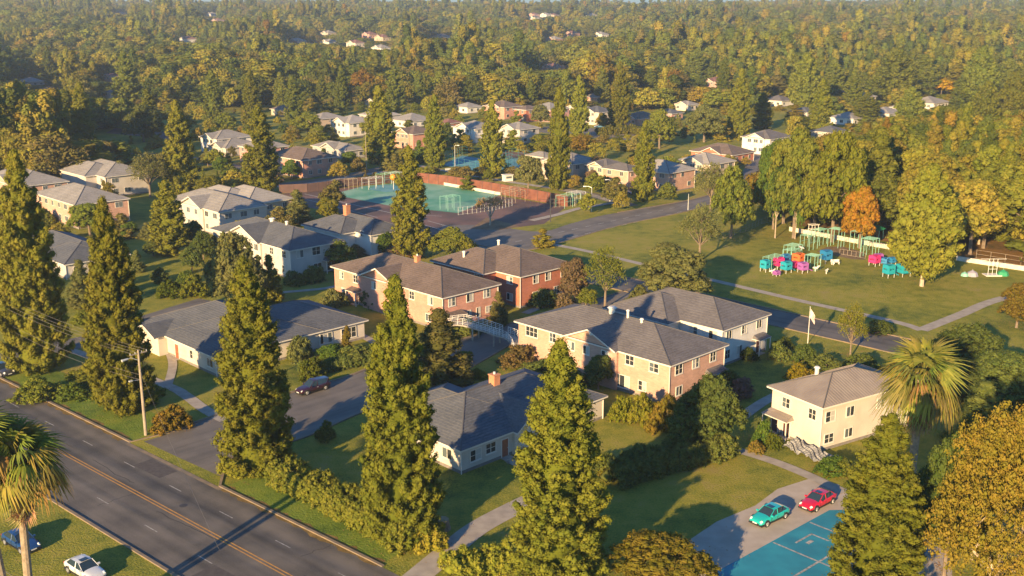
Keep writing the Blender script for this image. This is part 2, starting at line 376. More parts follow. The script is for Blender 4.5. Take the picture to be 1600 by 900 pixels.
# side street (opens off the main road, runs up past the bungalows, under the footbridge)
sideL = smooth_line(pp((225, 690), (272, 675), (318, 656), (400, 630), (475, 608), (545, 588), (600, 566), (680, 542), (760, 518), (830, 496), (905, 476), (985, 452)))
sideR = smooth_line(pp((352, 748), (354, 722), (400, 702), (470, 686), (565, 645), (640, 620), (710, 588), (770, 555), (830, 522), (900, 497), (960, 482), (1030, 470)))
side_poly = sideL + sideR[::-1]
sheet('side_street', side_poly, ASPH2, .016)
NOTREE.append(side_poly)
def kerb(name, pts, side=1): strip(name, pts, .32, KERB, .13, thick=.16)
sM = (g(352, 748) - RO).dot(ROADD); sA = (g(225, 690) - RO).dot(ROADD); sD0 = (g(615, 884) - RO).dot(ROADD); sD1 = (g(690, 915) - RO).dot(ROADD)
kerb('kerb', [rp(-260, RW1 + .15), rp(sA - 1, RW1 + .15)] + [v + Vector((0, .1, 0)) for v in sideL[6:]])
kerb('kerb', [v for v in sideR[::-1]][:-3] + [rp(sM + 1.2, RW1 + .15), rp(sD0 - .6, RW1 + .15)])
kerb('kerb', [rp(sD1, RW1 + .15), rp(90, RW1 + .15)])
kerb('kerb', [rp(-260, RW0 - .15), rp(90, RW0 - .15)])
strip('gutter', [rp(sA - 1, RW1 - .3), rp(sM + 2, RW1 - .3)], .5, KERB, .022)
# leaf litter drifting along the kerb
for a, b in ((-260, sA - 2), (sM + 2, sD0 - 1)):
    m = MB(); s = a; lo = []; hi = []
    while s < b:
        lo.append(rp(s, RW1 - .12 - rnd.random() * .55, .024)); hi.append(rp(s, RW1 - .015, .024)); s += .7
    for i in range(len(lo) - 1): m.poly([lo[i], lo[i + 1], hi[i + 1], hi[i]])
    tag(m.build('leaf_litter', LITTER), kind='stuff')
    m = MB(); s = a; lo = []; hi = []
    while s < b:
        lo.append(rp(s, RW1 + .33, .03)); hi.append(rp(s, RW1 + .5 + rnd.random() * .6, .02)); s += .7
    for i in range(len(lo) - 1): m.poly([lo[i], lo[i + 1], hi[i + 1], hi[i]])
    tag(m.build('leaf_litter', LITTER), kind='stuff')
sheet('verge', [rp(-260, RW1 + .3), rp(sA - 1, RW1 + .3), rp(sA - 2, RW1 + 7), rp(-260, RW1 + 7)], VERGE, .012)
sheet('verge', [rp(sM + 2, RW1 + .3), rp(sD0 - 1, RW1 + .3), rp(sD0 - 1.5, RW1 + 5), rp(sM + 1, RW1 + 5)], VERGE, .012)

# far boulevard, cross street and plaza behind the brick houses
bl_lo = smooth_line(pp((690, 392), (760, 398), (842, 388), (900, 372), (970, 352), (1075, 330), (1130, 312), (1175, 292), (1195, 268), (1205, 240)))
bl_hi = smooth_line(pp((690, 352), (760, 352), (842, 362), (890, 350), (940, 337), (1020, 323), (1085, 311), (1125, 298), (1152, 280), (1165, 262), (1170, 238)))
boul = bl_lo + bl_hi[::-1]; sheet('boulevard', boul, ASPH2, .016); NOTREE.append(boul)
q = MB()
for a, b in (((805, 378), (1080, 319)), ((830, 385), (1090, 325))):
    A, B = g(*a), g(*b); n = 14
    for k in range(n):
        c0 = A.lerp(B, k / n); c1 = A.lerp(B, (k + .45) / n); nn = Vector((-(B - A).y, (B - A).x, 0)).normalized() * .13
        q.poly([(*(c0 - nn).xy, .024), (*(c1 - nn).xy, .024), (*(c1 + nn).xy, .024), (*(c0 + nn).xy, .024)])
tag(q.build('white_lane_dashes', WHT), kind='structure')
kerb('kerb', bl_lo[10:]); kerb('kerb', bl_hi[26:])
cr0, cr1 = g(985, 460), g(1262, 508)
cd = Vector((math.cos(R_(-44.5)), math.sin(R_(-44.5)), 0))
c_mid = g(1262, 508)
cross = [c_mid + cd * s for s in (-110, 0, 30)]
cp = strip('cross_street', cross, 8.0, ASPH, .012); NOTREE.append(cp)
for sgn in (-1, 1):
    cn = Vector((-cd.y, cd.x, 0)) * 4.15 * sgn; kerb('kerb', [c + cn for c in cross])
# street at the left between the tall conifers
ls = smooth_line(pp((-60, 560), (60, 545), (150, 530), (235, 500), (330, 470)))
NOTREE.append(strip('left_street', ls, 6.0, ASPH2, .016))
# park paths and yard walks
PATHS = [('park_path', [(848, 379), (920, 393), (1000, 412), (1110, 437), (1250, 470), (1395, 502), (1440, 516)], 1.7),
         ('park_path', [(1440, 516), (1500, 492), (1560, 468), (1680, 440)], 2.0),
         ('yard_walk', [(352, 657), (320, 640), (290, 618), (262, 603), (150, 560), (100, 545)], 1.6),
         ('yard_walk', [(790, 722), (800, 722), (830, 738), (860, 760)], 1.2),
         ('yard_walk', [(640, 912), (700, 862), (745, 826), (800, 796), (850, 772)], 2.6),
         ('yard_walk', [(1155, 655), (1190, 630), (1225, 612)], 1.6),
         ('yard_walk', [(1150, 703), (1210, 722), (1260, 742), (1290, 756), (1320, 770)], 1.5),
         ('yard_walk', [(560, 522), (600, 543), (640, 566)], 1.5),
         ('yard_walk', [(432, 458), (500, 452), (560, 445), (640, 470)], 1.4),
         ('yard_walk', [(820, 490), (850, 478), (872, 470)], 1.5),
         ('yard_walk', [(262, 545), (270, 570), (262, 603)], 1.2),
         ('far_path', [(380, 285), (440, 292), (520, 281), (600, 268), (640, 258), (700, 268), (800, 285), (900, 300), (960, 315)], 2.5),
         ('far_path', [(830, 345), (870, 336), (905, 326), (960, 317)], 2.0)]
for i, (n, P, wd) in enumerate(PATHS):
    strip(n, smooth_line(pp(*P)), wd, CONC, .028 + .0045 * i)
strip('far_street', smooth_line(pp((380, 292), (460, 286), (540, 275), (600, 262), (640, 250), (660, 225), (640, 205), (560, 215))), 5, ASPH2, .02)
strip('far_street', smooth_line(pp((60, 225), (150, 240), (260, 243), (370, 262), (440, 275))), 7, ASPH2, .024)
sheet('parking_area', pp((835, 205), (880, 212), (1000, 220), (1000, 208), (900, 198), (840, 198)), ASPH2, .02)
strip('driveway', smooth_line(pp((985, 322), (940, 308), (880, 296))), 5, ASPH2, .02)

# parking pad and blue court, bottom right
PAD = pp((1020, 900), (1050, 862), (1120, 815), (1180, 790), (1215, 764), (1265, 748), (1310, 757), (1340, 790), (1480, 830), (1500, 1000), (1000, 1000))
sheet('concrete_pad', PAD, PADM, .012); NOTREE.append(PAD)
CO = g(1300, 795); ca = Vector((math.cos(R_(222)), math.sin(R_(222)), 0)); cb = Vector((math.cos(R_(312)), math.sin(R_(312)), 0))
def cpt(a, b, z=0): p = CO + ca * a + cb * b; return Vector((p.x, p.y, z))
blue = [cpt(-.2, .6), cpt(.5, 0), cpt(30, 0), cpt(30, 11), cpt(-6, 11), cpt(-6, 5)]
sheet('blue_court', blue, COURT_BLUE, .02)
q = MB()
def cl(a0, b0, a1, b1, wd=.11, z=.027):
    A, B = cpt(a0, b0), cpt(a1, b1); n = Vector((-(B - A).y, (B - A).x, 0)).normalized() * wd
    q.poly([(*(A - n).xy, z), (*(B - n).xy, z), (*(B + n).xy, z), (*(A + n).xy, z)])
cl(4.3, 0.2, 4.3, 10.6); cl(10.5, .2, 10.5, 10.6); cl(4.3, 5.2, 16, 5.2, z=.031)
cl(6.3, 1.6, 6.3, 3.6, z=.031); cl(6.4, 1.7, 9.0, 1.7, z=.035); cl(7.4, 2.5, 8.3, 2.5, wd=.2, z=.031)
tag(q.build('white_court_lines', WHT), kind='structure')

# park
sheet('sand_pit', pp((1276, 393), (1292, 386), (1315, 385), (1350, 394), (1352, 406), (1330, 405)), SOIL, .02)
PARK = pp((890, 372), (1075, 330), (1140, 320), (1235, 358), (1415, 390), (1600, 425), (1800, 470), (1700, 560), (1440, 530), (1250, 485), (1000, 430), (850, 395)); NOTREE.append(PARK)
sheet('autumn_ground_cover', pp((1235, 350), (1420, 384), (1700, 440), (1750, 415), (1500, 360), (1330, 335), (1250, 338)), ORANGE_COVER, .02)
# court complex
COMPLEX = pp((437, 303), (640, 284), (885, 323), (850, 350), (800, 356), (745, 372), (690, 372), (600, 345), (470, 322)); NOTREE.append(COMPLEX)
sheet('brown_court_paving', COMPLEX, BROWN_PAVE, .012)
sheet('green_court', pp((519, 304), (567, 291), (664, 282.5), (782, 304), (716, 333), (611, 322)), COURT_GREEN, .03)
sheet('teal_wading_court', pp((575, 296), (590, 289.5), (625, 289), (650, 292), (630, 299), (600, 300)), COURT_TEAL, .036)
q = MB()
def gl(a, b, wd, z, mb=None):
    A, B = g(*a), g(*b); n = Vector((-(B - A).y, (B - A).x, 0)).normalized() * wd / 2
    (mb or q).poly([(*(A - n).xy, z), (*(B - n).xy, z), (*(B + n).xy, z), (*(A + n).xy, z)])
gl((476, 303), (612, 333), .35, .02); gl((480, 312), (590, 340), .3, .02); gl((668, 345), (712, 357), .3, .02); gl((664, 352), (700, 362), .3, .025)
gl((612, 333), (690, 338), .3, .025)
tag(q.build('white_court_lines', WHT), kind='structure')
sheet('dark_island', pp((735, 358), (760, 340), (800, 350), (812, 354), (780, 360)), SOIL, .03)
TEN = [pp((692, 258), (722, 243), (800, 256), (770, 274)), pp((770, 258), (800, 247), (860, 257), (830, 271))]
for k, T in enumerate(TEN):
    NOTREE.append(T); sheet('tennis_court', T, COURT_TEAL, .03)
sheet('brown_tennis_surround', pp((760, 244), (800, 233), (880, 240), (850, 252)), BROWN_PAVE, .02)
sheet('tennis_court', pp((1560, 222), (1575, 214), (1700, 222), (1690, 234)), COURT_TEAL, .02)
sheet('brown_field', pp((165, 208), (180, 200), (260, 206), (270, 218)), BROWN_PAVE, .03)
sheet('mown_lawn', pp((10, 345), (30, 337), (40, 365), (0, 375), (-80, 380), (-80, 350)), VERGE, .01)
ground.data.materials.append(FOREST_FLOOR)
for pl in ground.data.polygons:
    if pl.center.y > 560 or (pl.center.y > 300 and pl.center.x < -190): pl.material_index = 1

# ------------------------------------------------------------------ houses
def courses(m, e0, e1, t1, t0, step, mi=0, lift=.045):
    e0, e1, t1, t0 = map(Vector, (e0, e1, t1, t0))
    L = ((t0 + t1) / 2 - (e0 + e1) / 2).length
    n = max(1, round(L / step)) if step else 1
    nrm = (e1 - e0).cross(t1 - e0)
    if nrm.length < 1e-6: nrm = (e1 - e0).cross(t0 - e0)
    nrm.normalize(); nrm = nrm if nrm.z > 0 else -nrm
    if n == 1: m.poly([e0, e1, t1, t0] if (t1 - t0).length > .01 else [e0, e1, t1], mi); return
    for k in range(n):
        a, b = k / n, (k + 1) / n
        A, B = e0.lerp(t0, a) + nrm * lift, e1.lerp(t1, a) + nrm * lift
        C, D = e1.lerp(t1, b), e0.lerp(t0, b)
        m.poly([A, B, C, D] if (C - D).length > .01 else [A, B, C], mi)
        m.poly([e0.lerp(t0, a), e1.lerp(t1, a), B, A], mi)
WINMESH = {}
def window_meshes(wd, h, kind):
    k = (round(wd, 2), round(h, 2), kind)
    if k in WINMESH: return WINMESH[k]
    f = .085; m = MB()   # frame in local x (along wall), y outward (negative), z up
    m.box(0, wd, -.07, 0, 0, f); m.box(0, wd, -.07, 0, h - f, h); m.box(0, f, -.07, 0, f, h - f); m.box(wd - f, wd, -.07, 0, f, h - f)
    m.box(-.06, wd + .06, -.12, -.072, -.07, .0)
    nb = 1 if wd < 2.2 else 2
    for i in range(nb):
        c = wd * (i + 1) / (nb + 1); m.box(c - .035, c + .035, -.06, 0, f, h - f)
    if kind != 'plain': m.box(f, wd - f, -.045, 0, h * .5 - .025, h * .5 + .025)
    fm = m.mesh('window_frame', TRIM)
    p = []
    xs_ = [f] + [wd * (i + 1) / (nb + 1) for i in range(nb)] + [wd - f]
    for i in range(nb + 1):
        q = MB(); q.box(xs_[i], xs_[i + 1], -.03, -.005, f, h - f)
        mat = (GLASS, CURT, GLASS2)[(hash((k, i)) if False else (int(wd * 10) + i + (1 if kind == 'curtain' else 0))) % 3] if kind != 'dark' else GLASS
        p.append(q.mesh('window_pane', mat))
    WINMESH[k] = (fm, p); return WINMESH[k]
FARWIN = {}
def far_window(wd, h, dark):
    k = (wd, h, dark)
    if k not in FARWIN:
        m = MB(); m.box(0, wd, -.06, 0, 0, h, 0); m.box(.09, wd / 2 - .04, -.075, -.062, .09, h - .09, 1); m.box(wd / 2 + .04, wd - .09, -.075, -.062, .09, h - .09, 1)
        FARWIN[k] = m.mesh('window', [TRIM, GLASS if dark else GLASS2])
    return FARWIN[k]
OH = .5
BOXES = []     # picture boxes of things that the woods should leave in view
def place_win(root, facade, pos, z, wd, h, off=0, kind='plain', det=2):
    if facade == 'L': loc, rz = (OH + off, pos + wd / 2, z), -math.pi / 2    # wall x = const, looking out towards -x
    else: loc, rz = (pos - wd / 2, OH + off, z), 0
    if det >= 2:
        fm, ps = window_meshes(wd, h, kind)
        f = link('window', fm, root, loc, (0, 0, rz))
        for p in ps: link('pane', p, f)
    else:
        link('window', far_window(wd, h, kind == 'dark'), root, loc, (0, 0, rz))
def house(name, label, B, vols, wall, roof, zB=5.6, rot=44.5, det=2, wins=None, gables=(), doors=(), awn=(), chim=(), group=None, step=.55, cat='house', auto=True, autoR=True, keep=True):
    b = g(B[0], B[1], zB) if len(B) == 2 else Vector((B[0], B[1], 0))
    ground_z = 0 if len(B) == 2 else B[2]
    root = empty(name, (b.x, b.y, ground_z), R_(rot), label, cat, group)
    wm, rm, fm, cm, fo = MB(), MB(), MB(), MB(), MB()
    stp = step if det == 2 else (1.0 if det == 1.5 else 0)
    for i, V in enumerate(vols):
        x0, x1, y0, y1, ze, pitch, kind = V[:7]; inset = V[7] if len(V) > 7 else None
        e = .03 * i
        x0 += e; y0 += e; x1 -= e; y1 -= e; ze -= e
        wx0, wx1, wy0, wy1 = x0 + OH, x1 - OH, y0 + OH, y1 - OH
        wm.box(wx0, wx1, wy0, wy1, -.5, ze - .15)
        fo.box(wx0 - .04, wx1 + .04, wy0 - .04, wy1 + .04, -.5, .35)
        fm.box(x0, x1, y0, y1, ze - .19, ze - .012)
        dx, dy = x1 - x0, y1 - y0
        if kind == 'hip':
            hw = min(dx, dy) / 2; zr = ze + pitch * hw; ins = inset or hw
            if dx <= dy: r0, r1 = ((x0 + x1) / 2, y0 + ins, zr), ((x0 + x1) / 2, y1 - ins, zr)
            else: r0, r1 = (x0 + ins, (y0 + y1) / 2, zr), (x1 - ins, (y0 + y1) / 2, zr)
            c = [(x0, y0, ze), (x1, y0, ze), (x1, y1, ze), (x0, y1, ze)]
            if dx <= dy:
                courses(rm, c[0], c[1], r0, r0, stp); courses(rm, c[1], c[2], r1, r0, stp); courses(rm, c[2], c[3], r1, r1, stp); courses(rm, c[3], c[0], r0, r1, stp)
                caps = [(c[0], r0), (c[1], r0), (c[2], r1), (c[3], r1), (r0, r1)]
            else:
                courses(rm, c[0], c[1], r1, r0, stp); courses(rm, c[1], c[2], r1, r1, stp); courses(rm, c[2], c[3], r0, r1, stp); courses(rm, c[3], c[0], r0, r0, stp)
                caps = [(c[0], r0), (c[3], r0), (c[1], r1), (c[2], r1), (r0, r1)]
            if det >= 1.5:
                for a, d in caps:
                    a, d = Vector(a), Vector(d)
                    if (a - d).length > .3: cm.tube([a + Vector((0, 0, .03)), d + Vector((0, 0, .03))], .085, 4, caps=False)
        else:
            if kind == 'gy': # ridge along y
                hw = dx / 2; zr = ze + pitch * hw; xc = (x0 + x1) / 2; r0, r1 = (xc, y0, zr), (xc, y1, zr)
                courses(rm, (x0, y1, ze), (x0, y0, ze), r0, r1, stp); courses(rm, (x1, y0, ze), (x1, y1, ze), r1, r0, stp)
                for yy in (wy0, wy1): wm.poly([(wx0, yy, ze - .16), (wx1, yy, ze - .16), (xc, yy, zr - .18)])
                for yy in (y0, y1):
                    for xe in (x0, x1): fm.poly([(xe, yy, ze + .01), (xe, yy, ze - .19), (xc, yy, zr - .2), (xc, yy, zr + .01)])
                    fm.poly([(x0, yy, ze - .012), (x1, yy, ze - .012), (xc, yy, zr - .03)]) if False else None
            else:
                hw = dy / 2; zr = ze + pitch * hw; yc = (y0 + y1) / 2; r0, r1 = (x0, yc, zr), (x1, yc, zr)
                courses(rm, (x0, y0, ze), (x1, y0, ze), r1, r0, stp); courses(rm, (x1, y1, ze), (x0, y1, ze), r0, r1, stp)
                for xx in (wx0, wx1): wm.poly([(xx, wy0, ze - .16), (xx, wy1, ze - .16), (xx, yc, zr - .18)])
                for xx in (x0, x1):
                    for ye in (y0, y1): fm.poly([(xx, ye, ze + .01), (xx, ye, ze - .19), (xx, yc, zr - .2), (xx, yc, zr + .01)])
            if det >= 1.5: cm.tube([r0, r1], .08, 4, caps=False)
    # cross gables: (facade, centre, half width, forward, eave z, pitch)
    for G in gables:
        fa, c, hw, fwd, ze, pitch = G; zr = ze + pitch * hw; mp = vols[0][5]
        inn = (zr - ze) / mp + .2
        def T(o, a, z): return (o, a, z) if fa == 'L' else (a, o, z)    # o = out-of-facade coordinate
        front = -fwd - .3
        wo = OH - fwd
        q = [T(wo, c - hw + .35, -.5), T(wo, c + hw - .35, -.5), T(OH + 1, c - hw + .35, -.5), T(OH + 1, c + hw - .35, -.5)]
        xa, xb = sorted((T(wo, 0, 0)[0 if fa == 'L' else 1], OH + .4))
        if fa == 'L': wm.box(xa, xb, c - hw + .35, c + hw - .35, -.5, ze - .05)
        else: wm.box(c - hw + .35, c + hw - .35, xa, xb, -.5, ze - .05)
        wm.poly([T(wo, c - hw + .35, ze - .06), T(wo, c + hw - .35, ze - .06), T(wo, c, zr - .16)])
        e0, e1, a0, a1 = T(front, c - hw, ze), T(.25, c - hw, ze), T(front, c, zr), T(inn, c, zr)
        courses(rm, e0, T(inn * .02, c - hw, ze), a1, a0, stp)
        courses(rm, T(front, c + hw, ze), T(inn * .02, c + hw, ze), a1, a0, stp)
        for s in (-1, 1):
            fm.poly([T(front, c + s * hw, ze + .02), T(front, c + s * hw, ze - .18), T(front, c, zr - .2), T(front, c, zr + .02)])
            fm.poly([T(front, c + s * hw, ze - .18), T(wo, c + s * hw, ze - .18), T(wo, c, zr - .2), T(front, c, zr - .2)])
        link('gable_vent', vent_mesh(), root, T(wo - .03, c, zr - .75), (0, 0, -math.pi / 2 if fa == 'L' else 0))
    wm.build('wall', WALL[wall], root); fo.build('foundation', FOUND, root); rm.build('roof', ROOF[roof], root); fm.build('fascia', TRIM, root)
    if cm.v: cm.build('ridge_cap', RIDGE, root)
    x0, x1, y0, y1, ze = vols[0][:5]
    # downpipe at the near corner
    if det >= 1.5:
        dp = MB(); dp.tube([(OH - .07, OH - .07, 0), (OH - .07, OH - .07, ze - .2)], .06, 5); dp.build('downpipe', TRIM, root)
        dp = MB(); dp.tube([(x1 - OH + .07, OH - .07, 0), (x1 - OH + .07, OH - .07, ze - .2)], .07, 5); dp.build('downpipe', TRIM, root)
    if wins:
        for wi in wins: place_win(root, *wi, det=2 if det >= 1.5 else 1)
    if auto and (wins is None):
        two = ze > 4; r = random.Random(int(b.x * 7 + b.y))
        for fa, L in (('L', y1 - y0), ('R', x1 - x0)):
            if fa == 'R' and not autoR: continue
            n = max(2, round((L - 1) / 4.0))
            for i in range(n):
                pos = 1 + (L - 2) * (i + .5) / n + r.uniform(-.3, .3)
                off = 0
                for G in gables:
                    if G[0] == fa and abs(pos - G[1]) < G[2] + .4:
                        if abs(pos - G[1]) > G[2] - 1.1: pos = G[1] + math.copysign(G[2] - 1.5, pos - G[1])
                        off = -G[3]
                for z in ((.95, 3.75) if two else (.95,)):
                    if r.random() < .12: continue
                    place_win(root, fa, pos, z, r.choice((1.2, 1.5, 1.8)) if det >= 1.5 else 1.5, 1.3, off, r.choice(('plain', 'plain', 'curtain', 'dark')), det)
    for (fa, pos, off, col) in doors:
        m = MB(); m.box(-.6, .6, -.05, 0, .1, 2.3, 0); m.box(-.46, .46, -.08, -.052, .12, 2.16, 1); m.box(-.7, .7, -.9, -.0, -.05, .098, 2)
        d = m.build('door', [TRIM, DOOR if col else DOORD, CONC], root)
        d.location = (OH + off, pos, 0) if fa == 'L' else (pos, OH + off, 0); d.rotation_euler = (0, 0, -math.pi / 2 if fa == 'L' else 0)
        k = MB(); k.tube([(.34, -.082, 1.1), (.34, -.14, 1.1)], .035, 6); k.build('handle', METAL, d)
    for (fa, pos, off, wd, z) in awn:
        m = MB(); h = wd / 2; dpt = 1.3
        a, b_, c_, d_ = (-h, -dpt, z), (h, -dpt, z), (h - .3, 0, z + .5), (-h + .3, 0, z + .5)
        courses(m, a, b_, c_, d_, .4, 0); m.poly([b_, (h, 0, z), c_]); m.poly([a, (-h, 0, z), d_])
        m.box(-h, h, -dpt, 0, z - .12, z - .01, 1)
        aw = m.build('porch_roof', [ROOF[roof], TRIM], root)
        aw.location = (OH + off, pos, 0) if fa == 'L' else (pos, OH + off, 0); aw.rotation_euler = (0, 0, -math.pi / 2 if fa == 'L' else 0)
        for s in (-1, 1):
            q = MB(); q.box(s * (h - .1) - .05, s * (h - .1) + .05, -dpt + .05, -dpt + .15, 0, z - .12); q.build('porch_post', TRIM, aw)
    for (x, y, z, wd, h, kind) in chim:
        m = MB()
        if kind == 'brick':
            m.box(x - wd / 2, x + wd / 2, y - wd / 2, y + wd / 2, z - 1, z + h); m.box(x - wd / 2 - .08, x + wd / 2 + .08, y - wd / 2 - .08, y + wd / 2 + .08, z + h + .002, z + h + .12)
            m.build('chimney', BRICKCH, root)
            q = MB(); q.tube([(x, y, z + h + .1), (x, y, z + h + .4)], .14, 8); q.build('chimney_pot', TRIM, root)
        else:
            m.tube([(x, y, z - 1), (x, y, z + h)], wd / 2, 8); m.tube([(x, y, z + h + .02), (x, y, z + h + .2)], [wd * .8, wd * .5], 8)
            m.build('roof_vent', TRIM, root)
    if keep:
        xm, ym = max(v[1] for v in vols), max(v[3] for v in vols); M = Matrix.Rotation(R_(rot), 3, 'Z'); P = []
        for (x, y, z) in [(a, c, z) for a in (0, xm) for c in (0, ym) for z in (ze * .4, ze + 2)]:
            p = M @ Vector((x, y, 0)) + b; P.append(proj(p.x, p.y, ground_z + z))
        BOXES.append((min(p[0] for p in P), min(p[1] for p in P), max(p[0] for p in P), max(p[1] for p in P), b.y))
        HC.append((b + M @ Vector((xm / 2, ym / 2, 0)), math.hypot(xm, ym) / 2))
    return root
HC = []
_vm = []
def vent_mesh():
    if not _vm:
        m = MB(); m.tube([(0, -.05, 0), (0, .03, 0)], .28, 8); _vm.append(m.mesh('gable_vent', TRIM))
    return _vm[0]
def L2(*a): return [('L', p, z, wd, h, off, k) for (p, z, wd, h, off, k) in a]
def R2(*a): return [('R', p, z, wd, h, off, k) for (p, z, wd, h, off, k) in a]

PT = .41
house('bungalow', 'cream bungalow with dark grey hip roof behind the utility pole at the street corner', (335, 559),
      [(0, 18, 0, 24, 3, .38, 'hip'), (0, 26.3, 0, 16, 3, .38, 'hip')], 'cream', 'slate', 3,
      wins=L2((2.2, 1.0, 1.7, 1.3, 0, 'plain'), (7.0, 1.0, 1.7, 1.3, 0, 'curtain')) + R2((2.9, 1.0, 1.5, 1.3, 0, 'dark'), (8, 1, 1.5, 1.3, 0, 'plain'), (14.6, 1.0, 1.7, 1.3, 0, 'dark'), (18.6, .8, 2.4, 1.6, 0, 'plain'), (22.8, .7, 2.8, 1.7, 0, 'dark')),
      doors=[('L', 11.6, 0, 1)], gables=[('L', 17.5, 3.4, 1.4, 3, .38)], step=.42)
house('bungalow', 'cream bungalow with long blue-grey hip roof and orange brick chimney beside the front hedge', (720, 705),
      [(0, 24.4, 0, 14.6, 3, PT, 'hip'), (0, 13.5, 0, 17.5, 3, PT, 'hip')], 'cream', 'slate', 3,
      wins=L2((2.8, 1.1, 1.7, 1.3, 0, 'plain'), (8, 1.1, 1.5, 1.3, 0, 'plain'), (13, 1.1, 1.5, 1.3, 0, 'plain')) + R2((2.6, .95, 1.7, 1.4, 0, 'curtain'), (4.9, 1.15, 1.6, 1.3, 0, 'dark'), (10.3, 1.05, 1.5, 1.3, -.5, 'curtain'), (18.5, 1.05, 1.5, 1.3, 0, 'plain')),
      gables=[('R', 11.2, 3.3, .5, 3, .72)], doors=[('R', 7.1, 0, 1)], chim=[(11.9, 7.2, 6, .95, 1.0, 'brick')], step=.42)
house('apartment_house', 'pink two storey house with front gable, nearest one right of the footbridge', (1048, 572),
      [(0, 12.8, 0, 28.2, 5.6, PT, 'hip', 7.8)], 'pink', 'greybrown',
      wins=L2((3, 3.9, 1.6, 1.3, 0, 'curtain'), (7, 3.9, 1.5, 1.4, 0, 'dark'), (10.9, 3.7, 1.4, 1.4, -.4, 'curtain'), (14.3, 3.75, 1.2, 1.3, -.4, 'plain'), (17, 3.75, 1.3, 1.3, -.4, 'plain'), (20.9, 3.9, 1.3, 1.4, 0, 'curtain'), (25, 3.8, 2.4, 1.5, 0, 'dark'),
              (4.8, .9, 1.4, 1.4, 0, 'curtain'), (8.2, .5, 2.6, 1.8, -0, 'plain'), (21, .9, 1.4, 1.4, 0, 'curtain')) +
      R2((2.4, 3.8, 1.6, 1.4, 0, 'dark'), (6, 3.8, 1.5, 1.4, 0, 'curtain'), (9.8, 3.8, 1.4, 1.4, 0, 'dark'), (2.6, .9, 1.4, 1.3, 0, 'plain')),
      gables=[('L', 13.5, 4.9, .4, 5.6, .42)], awn=[('L', 18.7, -.0, 3.0, 2.6), ('R', 10, 0, 3.6, 2.5)], doors=[('L', 18.7, 0, 0), ('R', 10, 0, 0)],
      chim=[(6.4, 15.2, 8.1, .9, .8, 'pipe'), (6.2, 12.2, 8.1, .35, 1.0, 'pipe'), (6.0, 9.6, 8.0, .4, .45, 'pipe')], step=.42)
house('apartment_house', 'pale grey two storey house in shade directly behind the pink gabled house, lawn beyond', (1130, 517),
      [(0, 12.3, 0, 20, 5.6, PT, 'hip'), (-2.9, 9, 7.4, 19.8, 5.6, PT, 'hip')], 'white', 'greybrown',
      wins=L2((2, 3.8, 1.5, 1.3, 0, 'plain'), (5.4, 3.8, 1.5, 1.3, 0, 'curtain'), (9.4, 3.8, 1.5, 1.3, -2.9, 'curtain'), (13, 3.8, 1.5, 1.3, -2.9, 'plain')) +
      R2((2.2, 3.8, 1.4, 1.3, 0, 'plain'), (6, 3.8, 1.4, 1.3, 0, 'curtain'), (9.8, 3.8, 1.4, 1.3, 0, 'plain'), (2, .9, 1.3, 1.4, 0, 'dark'), (5, .9, 1.3, 1.4, 0, 'plain')), awn=[('R', 9.8, 0, 3, 2.5)], doors=[('R', 9.8, 0, 0)])
house('apartment_house', 'salmon brick two storey house with cream gable, left of the footbridge', (691, 466),
      [(0, 12.8, 0, 29.7, 5.6, PT, 'hip', 7.6)], 'salmon', 'brown',
      wins=L2((3.4, 3.75, 1.3, 1.4, 0, 'plain'), (8, 3.75, 1.3, 1.4, 0, 'dark'), (12.9, 3.75, 1.5, 1.4, -.4, 'dark'), (17.4, 3.75, 1.3, 1.3, -.4, 'plain'), (23, 3.75, 1.4, 1.4, 0, 'dark'), (27, 3.75, 1.2, 1.3, 0, 'curtain'), (4, .9, 1.4, 1.3, 0, 'plain'), (13, .9, 1.4, 1.3, -.4, 'plain'), (26.6, .9, 1.2, 1.3, 0, 'curtain')) +
      R2((2.4, 3.75, 1.5, 1.4, 0, 'curtain'), (6.2, 3.75, 1.5, 1.4, 0, 'plain'), (9.9, 3.75, 1.5, 1.4, 0, 'curtain'), (6, .9, .9, 1.5, 0, 'plain'), (8, .9, .9, 1.6, 0, 'plain'), (10.4, 1.2, 1.5, 1.1, 0, 'curtain')),
      gables=[('L', 16, 5, .4, 5.6, .42)], awn=[('L', 23, 0, 3, 2.5), ('R', 2.6, 0, 4, 2.4)], doors=[('L', 23, 0, 0), ('R', 2.6, 0, 0)], chim=[(6.3, 13.5, 8.2, .8, .8, 'brick')], step=.45)
house('apartment_house', 'red brick two storey house in part shade by the boulevard, behind the salmon brick one', (813, 433),
      [(0, 13.5, 0, 18, 5.6, PT, 'hip'), (-2.9, 9, 5.9, 20, 5.6, PT, 'hip')], 'brickred', 'brown',
      wins=L2((3, 3.8, 1.5, 1.3, 0, 'curtain'), (8, 3.8, 1.5, 1.3, -2.9, 'dark'), (3, .9, 1.5, 1.3, 0, 'plain')) + R2((4.2, 3.7, 1.4, 1.5, 0, 'curtain'), (7.2, 3.7, 1.4, 1.5, 0, 'curtain'), (11, 3.7, 1.2, 1.4, 0, 'plain'), (4.5, .9, 2.2, 1.4, 0, 'plain'), (9.8, .9, 2.2, 1.4, 0, 'curtain')),
      chim=[(7, 12.5, 8.3, .45, .5, 'pipe'), (0, 14, 7.2, .45, .4, 'pipe')], step=.45)
